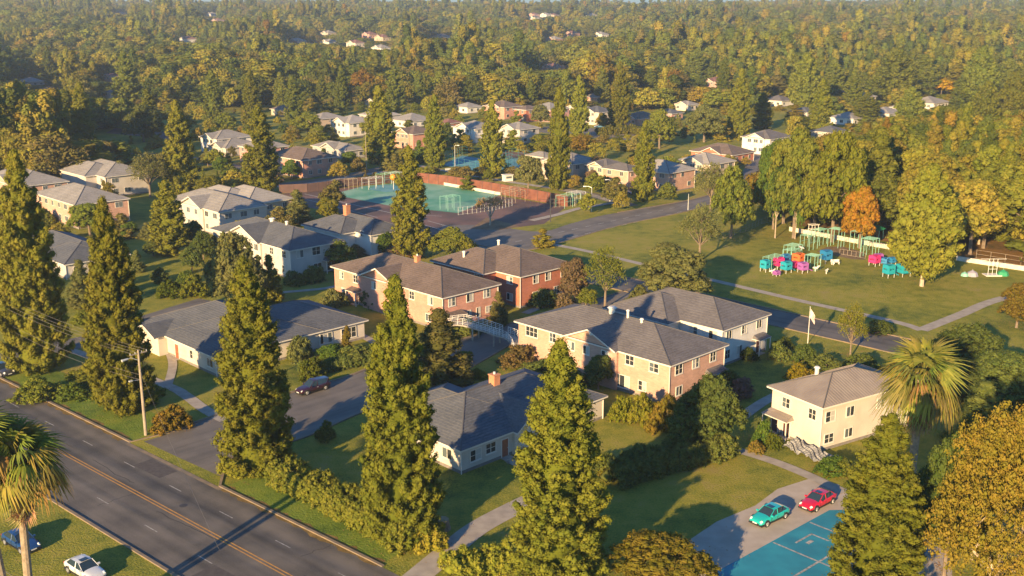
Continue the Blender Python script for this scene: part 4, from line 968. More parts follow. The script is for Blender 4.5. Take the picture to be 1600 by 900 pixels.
# the tall columnar conifers, front to back
G1 = 'tall columnar conifers along the streets'
CONS = [('hi0', 60, 578, 238, 53, 'tall conifer at far left where the overhead wires pass'),
        ('hi1', 192, 645, 312, 50, 'tall conifer just behind the utility pole'),
        ('hi2', 402, 735, 402, 60, 'tall conifer on the street corner right of the side street mouth'),
        ('hi0', 628, 842, 435, 62, 'tall conifer standing in the front hedge beside the tree stump'),
        ('hi1', 872, 915, 535, 76, 'broad conifer in front of the blue-grey roofed bungalow, base below picture edge'),
        ('hi2', 1362, 965, 645, 72, 'golden conifer in front of the palm at the blue court'),
        ('con0', 266, 398, 283, 29, 'conifer between the off-white house and the left yard'),
        ('con1', 642, 402, 230, 30, 'tall conifer in the centre, standing before the green court'),
        ('con2', 285, 302, 158, 25, 'tall conifer left of the white back row, third from left'),
        ('con0', 410, 300, 165, 27, 'tall conifer before the salmon house with brown roof'),
        ('con1', 396, 205, 115, 15, 'slim conifer top rising behind the one at the salmon house'),
        ('con2', 595, 256, 135, 25, 'tall conifer left of the small salmon house'),
        ('con0', 680, 262, 148, 17, 'slim conifer between the small salmon house and white gables'),
        ('con1', 770, 276, 158, 20, 'conifer standing in front of the blue tennis court'),
        ('con2', 872, 296, 138, 19, 'very tall slim conifer at the end of the brown court wall'),
        ('con0', 904, 216, 118, 15, 'slim conifer behind the tall one at the brown wall'),
        ('con1', 1005, 314, 190, 18, 'conifer on the corner lawn at the boulevard driveway'),
        ('con2', 1154, 216, 108, 18, 'tall conifer beyond the brick house at the boulevard bend'),
        ('con0', 967, 204, 103, 17, 'dull green conifer behind the long salmon house'),
        ('con1', 1280, 214, 128, 14, 'pointed conifer among the far right houses'),
        ('con2', 135, 252, 130, 20, 'conifer above the left grey roofs at the wood edge'),
        ('con0', 200, 168, 86, 21, 'broad conifer in the left wood by the rose gabled house'),
        ('con1', 335, 196, 115, 16, 'conifer left of centre behind the back row white house'),
        ('con2', 1535, 207, 133, 17, 'narrow conifer at far right before the small rose house'),
        ('con0', 1580, 202, 118, 20, 'conifer pair member at the right picture edge'),
        ('con1', 1190, 202, 150, 13, 'short conifer right of the tall one at the boulevard bend'),
        ('con2', 1420, 200, 142, 17, 'small round-topped conifer in front of the long roofed white house'),
        ('con0', 1255, 178, 90, 20, 'broad tall conifer left of the far right house group'),
        ('con1', 1395, 165, 82, 26, 'widest conifer in the far right group'),
        ('con2', 1352, 195, 150, 16, 'conifer before the long low white house at the wood edge'),
        ('con0', 1526, 175, 80, 22, 'tall conifer right of the bright yellow tree'),
        ('con1', 1545, 150, 95, 13, 'slim conifer beyond the small rose house'),
        ('con2', 535, 172, 108, 12, 'slim conifer in the wood above the white back row'),
        ('con0', 618, 175, 108, 16, 'conifer behind the grey hip roof in the back row'),
        ('con1', 460, 190, 125, 15, 'grey green conifer in the wood left of the back row'),
        ('con2', 655, 165, 115, 11, 'thin conifer behind the slim middle one'),
        ('con0', 1015, 150, 112, 10, 'small dull conifer in the middle wood'),
        ('con1', 1087, 135, 82, 14, 'distant conifer left of the dark red roof'),
        ('con2', 1130, 160, 95, 10, 'distant thin conifer right of the dark red roof'),
        ('con0', 235, 215, 140, 16, 'conifer behind the third from left tall one'),
        ('con1', 78, 130, 80, 10, 'slim conifer at far left among the dark wood'),
        ('con2', 1500, 175, 118, 13, 'conifer just right of the bright yellow tree'),
        ('con1', 1300, 158, 98, 14, 'dense conifer behind the hip-roofed far right house'),
        ('con2', 1440, 150, 92, 20, 'broad conifer directly left of the bright yellow tree'),
        ('con0', 1572, 158, 98, 18, 'broad conifer behind the pair at the right picture edge'),
        ('con1', 1330, 175, 118, 13, 'slim conifer between the hip-roofed and tall cream houses'),
        ('con2', 440, 172, 118, 13, 'conifer in the wood behind the rose pink house'),
        ('con0', 505, 168, 122, 11, 'small conifer above the beige house peeping out'),
        ('con1', 830, 168, 128, 11, 'short conifer behind the red brick house end'),
        ('con0', 940, 160, 108, 12, 'conifer between the cream gabled house and the dull green conifer')]
for k, bx, by, top, hw, lb in CONS:
    if by < 215: top -= 5
    if by < 215 and hw >= 17 and bx > 1000: k = 'flame0'
    c = CON if by > 200 else (.13, .145, .024)
    tree_px(k, bx, by, top, hw * (.91 if by > 500 else 1.0 if by > 215 or bx < 1000 else 1.3), c, lb, group=G1)
# other trees one can point at
OTH = [('flame0', 1440, 447, 262, 54, CON, 'great flame-shaped park tree with pale leaning trunk'),
       ('oak0', 1240, 372, 205, 48, OLIVE, 'large park tree at the left end of the white wall'),
       ('oak1', 1300, 378, 210, 52, GOLD, 'large park tree behind the climbing frames'),
       ('oak2', 1208, 358, 225, 34, GREEN, 'dark green park tree standing left of the large ones'),
       ('cone0', 1365, 360, 205, 44, OLIVE, 'tall tree behind the orange park tree'),
       ('oak0', 1343, 388, 294, 32, ORANGE, 'orange-leaved tree behind the sand pit'),
       ('thin0', 1405, 330, 283, 16, ORANGE, 'small thin orange tree on the autumn slope'),
       ('airy0', 1093, 408, 320, 41, GREYG, 'airy grey-green tree in the park by the boulevard'),
       ('oak1', 1142, 372, 262, 33, OLIVE, 'olive tree behind the airy park tree'),
       ('airy1', 1110, 330, 256, 34, GREYG, 'loose-crowned tree half hiding the boulevard bend'),
       ('oak2', 1048, 475, 388, 60, GREYG, 'broad grey-olive tree beyond the shaded pale grey house'),
       ('airy0', 945, 482, 385, 38, OLIVE, 'tree with bare twiggy top beside the park path'),
       ('oak0', 898, 475, 405, 28, TAN, 'brownish tree at the corner of the red brick house'),
       ('umbrella', 766, 352, 310, 30, (.28, .17, .06), 'small flat-topped tan tree beside the green court'),
       ('oak1', 369, 486, 366, 46, GREYG, 'olive tree in front of the cream white house'),
       ('oak2', 141, 368, 320, 34, OLIVE, 'round tree hiding the foot of the pink-walled house'),
       ('cone1', 465, 350, 298, 25, GREYG, 'bushy conifer at the corner of the pale roofed house'),
       ('oak0', 512, 346, 309, 22, LIME, 'bright yellow-green tree beside the carpark line'),
       ('oak1', 705, 403, 356, 33, OLIVE, 'low spreading tree beside the centre conifer'),
       ('oak2', 600, 398, 364, 17, GREEN, 'small dark tree left of the centre conifer'),
       ('cone0', 130, 478, 408, 24, GREYG, 'young conifer before the blue-grey roofed left bungalow'),
       ('oak0', 330, 310, 275, 24, LIME, 'lime green tree behind the pale roofs'),
       ('cone1', 190, 300, 252, 24, GREYG, 'grey conifer pair growing before the broad grey roof'),
       ('airy1', 235, 308, 240, 34, GREYG, 'loose tree right of the broad grey roof'),
       ('cone0', 688, 600, 486, 50, (.115, .105, .03), 'wispy conifer spreading behind the front hedge conifer'),
       ('cone1', 424, 475, 400, 22, CON, 'narrow top-heavy conifer beside the olive tree'),
       ('cone1', 779, 508, 457, 17, (.14, .13, .04), 'small pale conifer beside the salmon house end by the footbridge'),
       ('cone0', 543, 553, 510, 11, (.15, .12, .02), 'little yellow conifer at the bungalow windows'),
       ('oak1', 1105, 712, 590, 56, DARK, 'dark round tree between the pink house and the lawn'),
       ('oak2', 935, 608, 558, 26, DARK, 'dark tree against the pink house wall'),
       ('airy0', 1328, 560, 474, 28, LIME, 'small sunlit tree beside the shaded street end'),
       ('oak0', 1588, 512, 444, 36, (.17, .12, .02), 'orange-olive tree at the right edge beside the park path'),
       ('big0', 1548, 1010, 640, 108, (.18, .148, .02), 'large orange-olive tree filling the lower right corner'),
       ('big1', 1610, 880, 655, 80, (.175, .145, .02), 'orange-olive tree at the right edge above the corner one'),
       ('oak1', 1030, 916, 842, 78, (.18, .152, .02), 'orange-topped tree at the bottom edge beside the pad'),
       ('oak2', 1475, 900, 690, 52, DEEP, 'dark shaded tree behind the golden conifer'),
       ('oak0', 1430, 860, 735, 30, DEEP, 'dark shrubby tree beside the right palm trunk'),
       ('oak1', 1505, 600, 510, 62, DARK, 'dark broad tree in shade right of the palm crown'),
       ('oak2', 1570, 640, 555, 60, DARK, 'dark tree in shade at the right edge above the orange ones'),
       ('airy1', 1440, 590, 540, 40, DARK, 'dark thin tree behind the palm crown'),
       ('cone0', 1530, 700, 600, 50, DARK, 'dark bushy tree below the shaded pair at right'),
       ('wood3', 1470, 150, 122, 21, YELLOW, 'small bright yellow tree in the far right group'),
       ('oak1', 28, 222, 140, 42, OLIVE, 'big sunlit tree at the left picture edge wood'),
       ('oak2', 82, 240, 168, 36, GOLD, 'golden tree right of the big one at the left edge'),
       ('oak0', 60, 205, 150, 30, GREYG, 'grey-olive tree behind the golden one at the left edge'),
       ('oak2', 395, 170, 120, 30, OLIVE, 'round tree in the wood above the back row, left'),
       ('oak0', 482, 215, 176, 26, OLIVE, 'round olive tree at the left end of the back row'),
       ('oak1', 225, 222, 165, 32, DARK, 'dark spreading tree in the left clearing'),
       ('oak2', 825, 300, 246, 25, GREYG, 'grey-green tree before the small white house end'),
       ('oak0', 1100, 222, 165, 30, GREYG, 'broad tree before the brick house at the bend'),
       ('oak1', 1030, 232, 172, 26, OLIVE, 'tree behind the pale roofs at the bend'),
       ('oak2', 845, 200, 165, 18, GREYG, 'round tree beside the off-white gabled house'),
       ('oak0', 485, 275, 246, 15, (.14, .13, .015), 'small golden tree at the salmon house corner'),
       ('oak1', 456, 280, 250, 15, GREEN, 'small green tree at the salmon house front'),
       ('oak2', 548, 262, 238, 15, GREEN, 'green tree on the lawn behind the courts'),
       ('cone1', 655, 255, 220, 12, GREEN, 'small green tree against the small salmon house'),
       ('airy0', 930, 280, 243, 18, TAN, 'tan thin tree before the beige gabled house')]
for k, bx, by, top, hw, col, lb in OTH: tree_px(k, bx, by, top, hw, col, lb)
# park trees have tall bare trunks: pale poles seen under the crowns
for (bx, by, top, hw, lb) in ((1211, 372, 318, 22, 'slim-trunked park tree at the grass edge'), (1242, 374, 340, 14, 'young park tree before the white wall end')):
    tree_px('thin1', bx, by, top - 60, hw, GREEN, lb)

# shrubs
SH = [(272, 668, 30, 34, (.20, .13, .02), 'golden shrub at the side street corner by the pole'), (215, 625, 40, 30, OLIVE, 'loose shrub at the foot of the tall conifer by the pole'),
      (150, 595, 40, 24, OLIVE, 'low shrub left of the pole conifer'), (490, 590, 24, 32, (.10, .11, .015), 'round olive shrub behind the maroon car'), (468, 560, 22, 36, GREYG, 'spiky grey-green shrub at the bungalow end'),
      (560, 565, 34, 26, DARK, 'dark low shrub below the little yellow conifer'), (520, 560, 26, 22, GREEN, 'green shrub left of the little yellow conifer'), (510, 686, 15, 28, DARK, 'dark ball shrub on the front lawn'),
      (808, 570, 30, 30, (.12, .09, .03), 'brownish shrub at the foot of the footbridge'), (850, 585, 40, 22, DARK, 'dark shrub bed behind the blue-grey roof'), (900, 600, 26, 20, DARK, 'dark shrub under the pink house awning'),
      (970, 655, 20, 36, (.15, .15, .016), 'bright yellow-green shrub, leftmost of three'), (1003, 660, 24, 46, (.15, .145, .016), 'bright yellow-green shrub in the middle of three'), (1042, 672, 28, 54, (.17, .14, .018), 'yellow-green shrub with orange patch, rightmost of three'),
      (1215, 560, 18, 26, DARK, 'dark shrub left of the flagpole'), (1257, 565, 20, 28, DEEP, 'dark round shrub at the foot of the flagpole'), (1170, 562, 14, 20, DEEP, 'round dark shrub by the shaded porch'),
      (1248, 590, 20, 22, (.2, .16, .012), 'yellow shrub behind the tan roof'), (1290, 580, 30, 22, DARK, 'dark hedge-like shrub behind the tan roof'), (1345, 582, 30, 30, DARK, 'dark shrub behind the palm crown left side'),
      (1190, 692, 16, 34, GREEN, 'clipped green shrub at the tan roofed house porch'), (1208, 700, 14, 22, (.10, .12, .015), 'small clipped shrub at the porch step'), (1180, 706, 13, 18, (.2, .14, .03), 'little orange-tinted shrub left of the porch'),
      (1296, 738, 24, 24, GREEN, 'green and yellow shrub at the foot of the tan roofed house'), (1320, 740, 22, 22, OLIVE, 'low olive shrub beside the golden conifer'),
      (266, 462, 24, 24, (.10, .12, .014), 'bright green shrub beside the lawn, left of two'), (304, 460, 24, 30, (.11, .125, .014), 'bright green shrub right of two before the olive tree'),
      (115, 620, 30, 22, GREEN, 'green shrub between the two left tall conifers'), (490, 440, 20, 24, DARK, 'dark shrub at the white house end'), (460, 445, 18, 20, DARK, 'dark shrub under the white house windows'),
      (600, 365, 15, 16, GREEN, 'green shrub behind the slate roofed house'), (620, 400, 34, 12, TAN, 'dry twiggy shrub behind the brown roof'), (588, 478, 26, 26, DARK, 'dark shrub before the salmon house, left'),
      (612, 480, 18, 24, ROSY, 'mauve twiggy shrub before the salmon house'), (520, 478, 20, 26, GREYG, 'grey shrub by the curved walk'), (850, 478, 24, 26, DARK, 'dark shrub at the red brick house foot'),
      (405, 342, 22, 24, DEEP, 'dark bushy shrub before the pale roof'), (60, 620, 34, 30, OLIVE, 'shrub at the foot of the leftmost tall conifer'), (1135, 610, 30, 30, DEEP, 'dark shrub right of the pink house'),
      (1155, 618, 22, 26, ROSY, 'rosy shrub at the pink house corner'), (990, 500, 30, 26, OLIVE, 'olive shrub behind the brown trees'), (730, 520, 24, 22, DARK, 'dark shrub under the footbridge'), (1460, 560, 30, 26, DARK, 'dark shrub at the path fork'),
      (1375, 520, 22, 20, DEEP, 'dark low shrub under the palm top left'), (1520, 560, 34, 26, DEEP, 'shaded shrub below the path fork'),
      (20, 460, 30, 34, TAN, 'tan shrub at the left edge'), (40, 330, 22, 30, OLIVE, 'olive shrub at the left edge lawn'), (325, 560, 10, 7, DARK, 'tiny plant at the cream bungalow wall')]
for (bx, by, hw, hp, col, lb) in SH:
    p = g(bx, by); s = pxm(p.y)
    plant('bush%d' % rnd.randrange(3), p.x, p.y, hp / s, hw / s, col, lb, 'shrub', name='shrub')
# hedges: one continuous thing each
def hedge(pts, wd, h, col, label, cr=.30, dens=16, leaves=22, ls=.08, name='hedge', seed=3):
    rs = np.random.RandomState(seed); C, AX = [], []
    P = [Vector((p.x, p.y, 0)) for p in pts]; L = sum((P[i + 1] - P[i]).length for i in range(len(P) - 1))
    o = P[0].copy()
    n = int(L * (wd + 2 * h) * dens)
    seg = [(P[i + 1] - P[i]).length for i in range(len(P) - 1)]; cum = np.cumsum([0] + seg)
    for _ in range(n):
        s = rs.uniform(0, L); i = min(len(seg) - 1, int(np.searchsorted(cum, s) - 1)) if s > 0 else 0
        i = max(0, i); d = (P[i + 1] - P[i]).normalized(); nn = Vector((-d.y, d.x, 0)); q = P[i] + d * (s - cum[i]) - o
        bump = 1 + .12 * math.sin(s * 1.3) + .1 * math.sin(s * 3.1 + 1) + .1 * math.sin(s * 6.7)
        a = rs.uniform(0, math.pi); ca_, sa_ = math.cos(a), math.sin(a)
        ca_ = math.copysign(abs(ca_) ** .6, ca_); sa_ = abs(sa_) ** .6
        k = rs.uniform(.8, 1.03)
        C.append(tuple(q + nn * ca_ * wd / 2 * k * bump + Vector((0, 0, sa_ * h * k * bump)))); AX.append((nn.x * ca_, nn.y * ca_, sa_ + .5))
    for i in range(int(L / .5)):
        s = i * .5 + .25; j = max(0, min(len(seg) - 1, int(np.searchsorted(cum, s) - 1))); d = (P[j + 1] - P[j]).normalized(); q = P[j] + d * (s - cum[j]) - o
        C.append((q.x, q.y, h * .45)); AX.append((0, 0, 1))
    R = cr * rs.uniform(.6, 1.35, len(C)); R[-int(L / .5):] = min(wd, h) * .42
    me = clump_mesh('hedge', C, R, AX, rs, leaves, ls, 1.25, fuzz=.6)
    ob = link(name, me, loc=o); ob.color = (*col, 1); tag(ob, label, 'hedge'); return ob
hedge(pp((362, 730), (395, 742)), 3.5, 1.0, (.2, .2, .026), 'low green hedge tuft under the corner conifer', seed=4)
hedge(pp((440, 752), (500, 780), (560, 812), (610, 838), (650, 860)), 3.6, 2.2, (.21, .21, .03), 'long bushy green hedge along the main road', seed=5)
hedge(pp((645, 850), (695, 845)), 4, 1.4, (.23, .21, .024), 'yellowing end of the roadside hedge at the conifer foot', seed=6)
hedge(pp((700, 905), (740, 893), (800, 885)), 3.4, 1.8, (.2, .21, .026), 'green hedge at the bottom edge right of the walk', seed=7)
hedge(pp((945, 760), (980, 745), (1030, 733), (1080, 720), (1140, 705)), 4.2, 2.3, DARK, 'dark hedge bordering the shaded lawn', seed=8)
hedge(pp((925, 745), (960, 735)), 2.5, 1.6, (.14, .13, .02), 'sunlit hedge end above the dark hedge', seed=9)
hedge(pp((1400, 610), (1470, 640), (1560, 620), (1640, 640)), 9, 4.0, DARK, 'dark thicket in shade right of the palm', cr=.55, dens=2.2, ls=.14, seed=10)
hedge(pp((520, 470), (560, 466), (600, 480)), 2.2, 1.1, DARK, 'dark clipped hedge before the salmon house', seed=11)
hedge(pp((470, 585), (560, 570), (620, 555)), 2.6, 1.3, DARK, 'dark bank of planting behind the maroon car', seed=12)
hedge(pp((935, 212), (985, 208), (1020, 214)), 4, 2.4, (.12, .115, .02), 'square hedge beyond the blue parked car', cr=.6, dens=1.5, ls=.25, seed=13)

# ------------------------------------------------------------------ palms
PT_ = pmat('palm_trunk', (.30, .23, .16), .95, col2=(.2, .15, .1), scale=4, bump=.5)
def frond_mesh(seed, droop, length, fold=0.0, blades=26):
    """fan leaf: stalk along +x from the origin, narrow blades spread from its end"""
    rs = random.Random(seed); V, F = [], []
    st = length * .45
    def arc(t): return Vector((t, 0, -droop * (t / length) ** 2 * length * .55))
    for i in range(4):
        a, b = arc(st * i / 4), arc(st * (i + 1) / 4); n = len(V)
        V += [a + Vector((0, .03, 0)), a - Vector((0, .03, 0)), b - Vector((0, .03, 0)), b + Vector((0, .03, 0))]; F.append((n, n + 1, n + 2, n + 3))
    hub = arc(st); bl = length * .58
    for k in range(blades):
        a = (k + .5) / blades * 2 - 1; ang = a * 2.1 * (1 - fold * .75) + rs.uniform(-.05, .05)
        l = bl * (1 - .25 * abs(a)) * rs.uniform(.85, 1.1)
        d = Vector((math.cos(ang), math.sin(ang), .12 * (1 - abs(a)))); sd_ = Vector((-d.y, d.x, 0)) * .11
        pts = []
        for j, t in enumerate((0, .45, .75, 1.0)):
            z = -(t ** 2.4) * l * (.42 + droop * .6) * rs.uniform(.8, 1.2) - droop * (st / length) * t * l * .7
            pts.append(hub + d * l * t * (1 - .1 * t) + Vector((0, 0, z)))
        wv = (.9, 1.1, .6, .06)
        for j in range(3):
            n = len(V); V += [pts[j] - sd_ * wv[j], pts[j] + sd_ * wv[j], pts[j + 1] + sd_ * wv[j + 1], pts[j + 1] - sd_ * wv[j + 1]]; F.append((n, n + 1, n + 2, n + 3))
    me = bpy.data.meshes.new('frond'); me.from_pydata([tuple(v) for v in V], [], F)
    at = me.attributes.new('tint', 'FLOAT', 'FACE'); at.data.foreach_set('value', [rs.random() for _ in F]); me.materials.append(PALMLEAF); me.update(); return me
def palm(base, h, tr, fl, label, seed, lean=(0, 0), skirt=2.6, nf=54, nd=46, h0=0):
    rs = random.Random(seed); root = empty('palm_tree', (base.x, base.y, 0), 0, label, 'palm tree')
    m = MB(); N = 14
    m.tube([(lean[0] * (k / N) ** 1.4, lean[1] * (k / N) ** 1.4, h * k / N - (.3 if k == 0 else 0)) for k in range(N + 1)], [tr * (1.5 if k == 0 else 1.12 - .25 * k / N + .03 * (k % 2)) for k in range(N + 1)], 10)
    m.build('trunk', PT_, root)
    m = MB()   # old leaf bases ringed round the top
    for k in range(60):
        a = k * 2.4; z = h - .1 - k * .035; r = tr * 1.05
        m.box(-.05, .05, -.03, .03, 0, .01) if False else m.tube([(lean[0] + math.cos(a) * r * .8, lean[1] + math.sin(a) * r * .8, z - .1), (lean[0] + math.cos(a) * r * 1.7, lean[1] + math.sin(a) * r * 1.7, z + .25)], [.06, .03], 4)
    tag(m.build('leaf_base', PT_, root), kind='stuff')
    green = [frond_mesh(seed + i, dr, fl, 0) for i, dr in enumerate((.4, .7, 1.0, 1.15))]
    dead = [frond_mesh(seed + 20 + i, .6, fl * .95, .8, 18) for i in range(2)]
    top = Vector((lean[0], lean[1], h))
    for i in range(nf):
        q = (i + .5) / nf; a = i * 2.39996 + rs.uniform(-.2, .2); el = 82 - 100 * q ** .9 + rs.uniform(-9, 9)
        me = green[min(3, int(q * 4))]
        o = link('frond', me, root, top + Vector((0, 0, .1 - .5 * q)))
        o.rotation_euler = (rs.uniform(-.5, .5), -R_(el), a); s = rs.uniform(.85, 1.1); o.scale = (s, s, s)
        o.color = (*(v * rs.uniform(.8, 1.2) for v in ((.19, .195, .04) if q < .6 else (.25, .21, .05))), 1)
    for i in range(nd):
        q = i / nd; a = i * 2.39996; el = -62 - 22 * q + rs.uniform(-6, 6)
        o = link('dead_frond', dead[i % 2], root, top + Vector((math.cos(a) * tr * .8, math.sin(a) * tr * .8, -.5 - skirt * q)))
        o.rotation_euler = (rs.uniform(-.4, .4), -R_(el), a); s = rs.uniform(.75, 1.0); o.scale = (s, s * .8, s)
        o.color = (.42 * rs.uniform(.8, 1.15), .28 * rs.uniform(.8, 1.15), .13, 1)
    return root
pR = g(1424, 742); palm(pR, 11.6, .42, 4.8, 'tall palm with a skirt of dead fronds before the tan roofed house', 100, lean=(.2, 0), skirt=2.6, nf=42, nd=52)
pL = g(30, 1045); palm(pL, hgt_of((30, 1045), 700), .34, 4.0, 'left trunk of the palm pair on the grass strip by the white car', 200, lean=(-1.5, .2), skirt=1.8, nf=38, nd=34)
pL2 = g(58, 1035); palm(pL2, hgt_of((58, 1035), 716), .32, 3.7, 'right trunk of the palm pair on the grass strip by the white car', 300, lean=(.3, .3), skirt=1.7, nf=34, nd=30)

# ------------------------------------------------------------------ poles and wires
up = g(228, 680); ug = math.degrees(math.atan2(ROADD.y, ROADD.x))
up_root = empty('utility_pole', (up.x, up.y, 0), R_(ug), 'wooden utility pole with street lamp on the corner verge', 'utility pole')
m = MB(); m.tube([(0, 0, -.3), (0, 0, 5), (-.0, 0, 10.7)], [.2, .17, .12], 9); m.build('pole', POLEW, up_root)
for z, l in ((10.2, 1.1),):
    m = MB(); m.box(-.06, .06, -l, l, z, z + .12); a_ = m.build('crossarm', POLEW, up_root)
    for s in (-1, -.4, .4, 1):
        q = MB(); q.tube([(0, s * l * .95, z + .12), (0, s * l * .95, z + .32)], [.05, .035], 6); q.build('insulator', METAL, a_)
m = MB(); m.tube([(0, 0, 9.4), (-.1, -.9, 9.9), (-.1, -1.5, 9.9)], .035, 6); ar = m.build('lamp_arm', METAL, up_root)
m = MB(); m.tube([(-.1, -1.3, 9.88), (-.1, -2.1, 9.82)], [.1, .16], 8); m.build('lamp_head', METAL, ar)
m = MB(); m.tube([(0, 0, 7.0), (0, -1.2, 7.2)], .03, 5); ar = m.build('bracket_arm', METAL, up_root)
m = MB(); m.box(-.12, .12, -1.5, -1.1, 7.1, 7.25); m.build('bracket_box', METAL, ar)
WIRE = pmat('wire', (.16, .14, .12), .6)
def wire(a, b, sag, label, r=.016):
    m = MB(); pts = []
    o = Vector(a)
    for k in range(17):
        t = k / 16; p = Vector(a).lerp(Vector(b), t); p.z -= sag * 4 * t * (1 - t); pts.append(p - o)
    m.tube(pts, r, 4, caps=False); ob = m.build('overhead_wire', WIRE); ob.location = o; tag(ob, label, 'wire', 'overhead wires')
def upw(x, y, z): return up_root.matrix_world @ Vector((x, y, z)) if False else Vector((up.x, up.y, 0)) + ROADD * x + ROADN * y + Vector((0, 0, z))
for (y, z, sg, w_) in ((1.0, 10.5, .8, 'uppermost wire'), (.4, 10.5, .95, 'second wire from the top'), (-.4, 10.5, .85, 'third wire from the top'), (-1.0, 10.5, 1.0, 'fourth wire from the top'), (0, 7.6, 1.1, 'fifth wire, below the crossarm ones,'), (0, 7.0, 1.3, 'lowest wire')):
    wire(upw(0, y, z), upw(-46, y, z + .4), sg, w_ + ' strung left from the utility pole past the tall conifers')
e_ = MB(); 
for (t, z, lb) in ((-21.5, 7.6, 'farthest'), (-22.0, 7.6, 'second farthest'), (-22.4, 7.6, 'middle'), (-23.6, 7.6, 'second nearest'), (-25.2, 7.2, 'nearest')):
    A = rp(-75, t, z); B = rp(35, t, z); wire(A, B, .9, lb + ' of the wires running along the near edge of the main road', .018)
wire(upw(0, -.3, 9.2), rp(14, -9, 7.4), .5, 'thin wire crossing above the main road from the corner utility pole', .012)
def street_lamp(px, py, top, label, arm=1.6, col=METAL, az=0):
    p = g(px, py); h = hgt_of((px, py), top); r = empty('street_lamp', (p.x, p.y, 0), az, label, 'street lamp')
    m = MB(); m.tube([(0, 0, 0), (0, 0, h)], [.12, .07], 7); m.build('pole', col, r)
    if arm:
        m = MB(); m.tube([(0, 0, h - .05), (arm * .5, 0, h + .25), (arm, 0, h + .2)], .045, 5); a = m.build('lamp_arm', col, r)
        m = MB(); m.tube([(arm - .15, 0, h + .2), (arm + .55, 0, h + .14)], [.09, .15], 7); m.build('lamp_head', col, a)
DARKM = pmat('dark_metal', (.05, .05, .05), .5)
street_lamp(924, 331, 293, 'pale street lamp on the grass wedge by the boulevard', az=2.8)
street_lamp(860, 347, 302, 'dark lamp post beside the court complex corner', 0, DARKM)
street_lamp(1075, 328, 303, 'short pale lamp post across the boulevard', 0)
street_lamp(573, 270, 205, 'pole on the lawn behind the court complex', 0, POLEW)
street_lamp(177, 253, 215, 'pole rising behind the broad grey roof', 1, POLEW)
street_lamp(953, 315, 282, 'pale pole beside the corner lawn driveway', .8, az=3)
street_lamp(711, 268, 228, 'tall lamp mast at the blue tennis court', .8, az=0)
street_lamp(1292, 187, 150, 'pale mast among the far right conifers', 0)
street_lamp(578, 165, 132, 'pole in the wood behind the back row', .6, POLEW)
# flagpole
fp = g(1262, 537); fr_ = empty('flagpole', (fp.x, fp.y, 0), 0, 'white flagpole with a limp pale flag beside the shaded street', 'flagpole')
m = MB(); m.tube([(0, 0, 0), (0, 0, 5.7)], [.07, .04], 7); m.build('pole', TRIM, fr_)
m = MB(); m.tube([(0, 0, 5.72), (0, 0, 5.84)], .08, 6); m.build('finial', METAL, fr_)
m = MB(); n = 6
for j in range(n):
    for k in range(5):
        def fpt(j, k):
            t = j / n; return (.06 + .75 * t + .05 * math.sin(k * 2.2), .12 * math.sin(t * 6 + k) * t, 5.5 - 1.35 * k / 5 - 1.1 * t ** 1.2)
        m.poly([fpt(j, k), fpt(j + 1, k), fpt(j + 1, k + 1), fpt(j, k + 1)])
fl_ = m.build('flag', pmat('flag_cloth', (.62, .55, .5), .8, col2=(.55, .3, .25), scale=1.5), fr_, smooth=True)

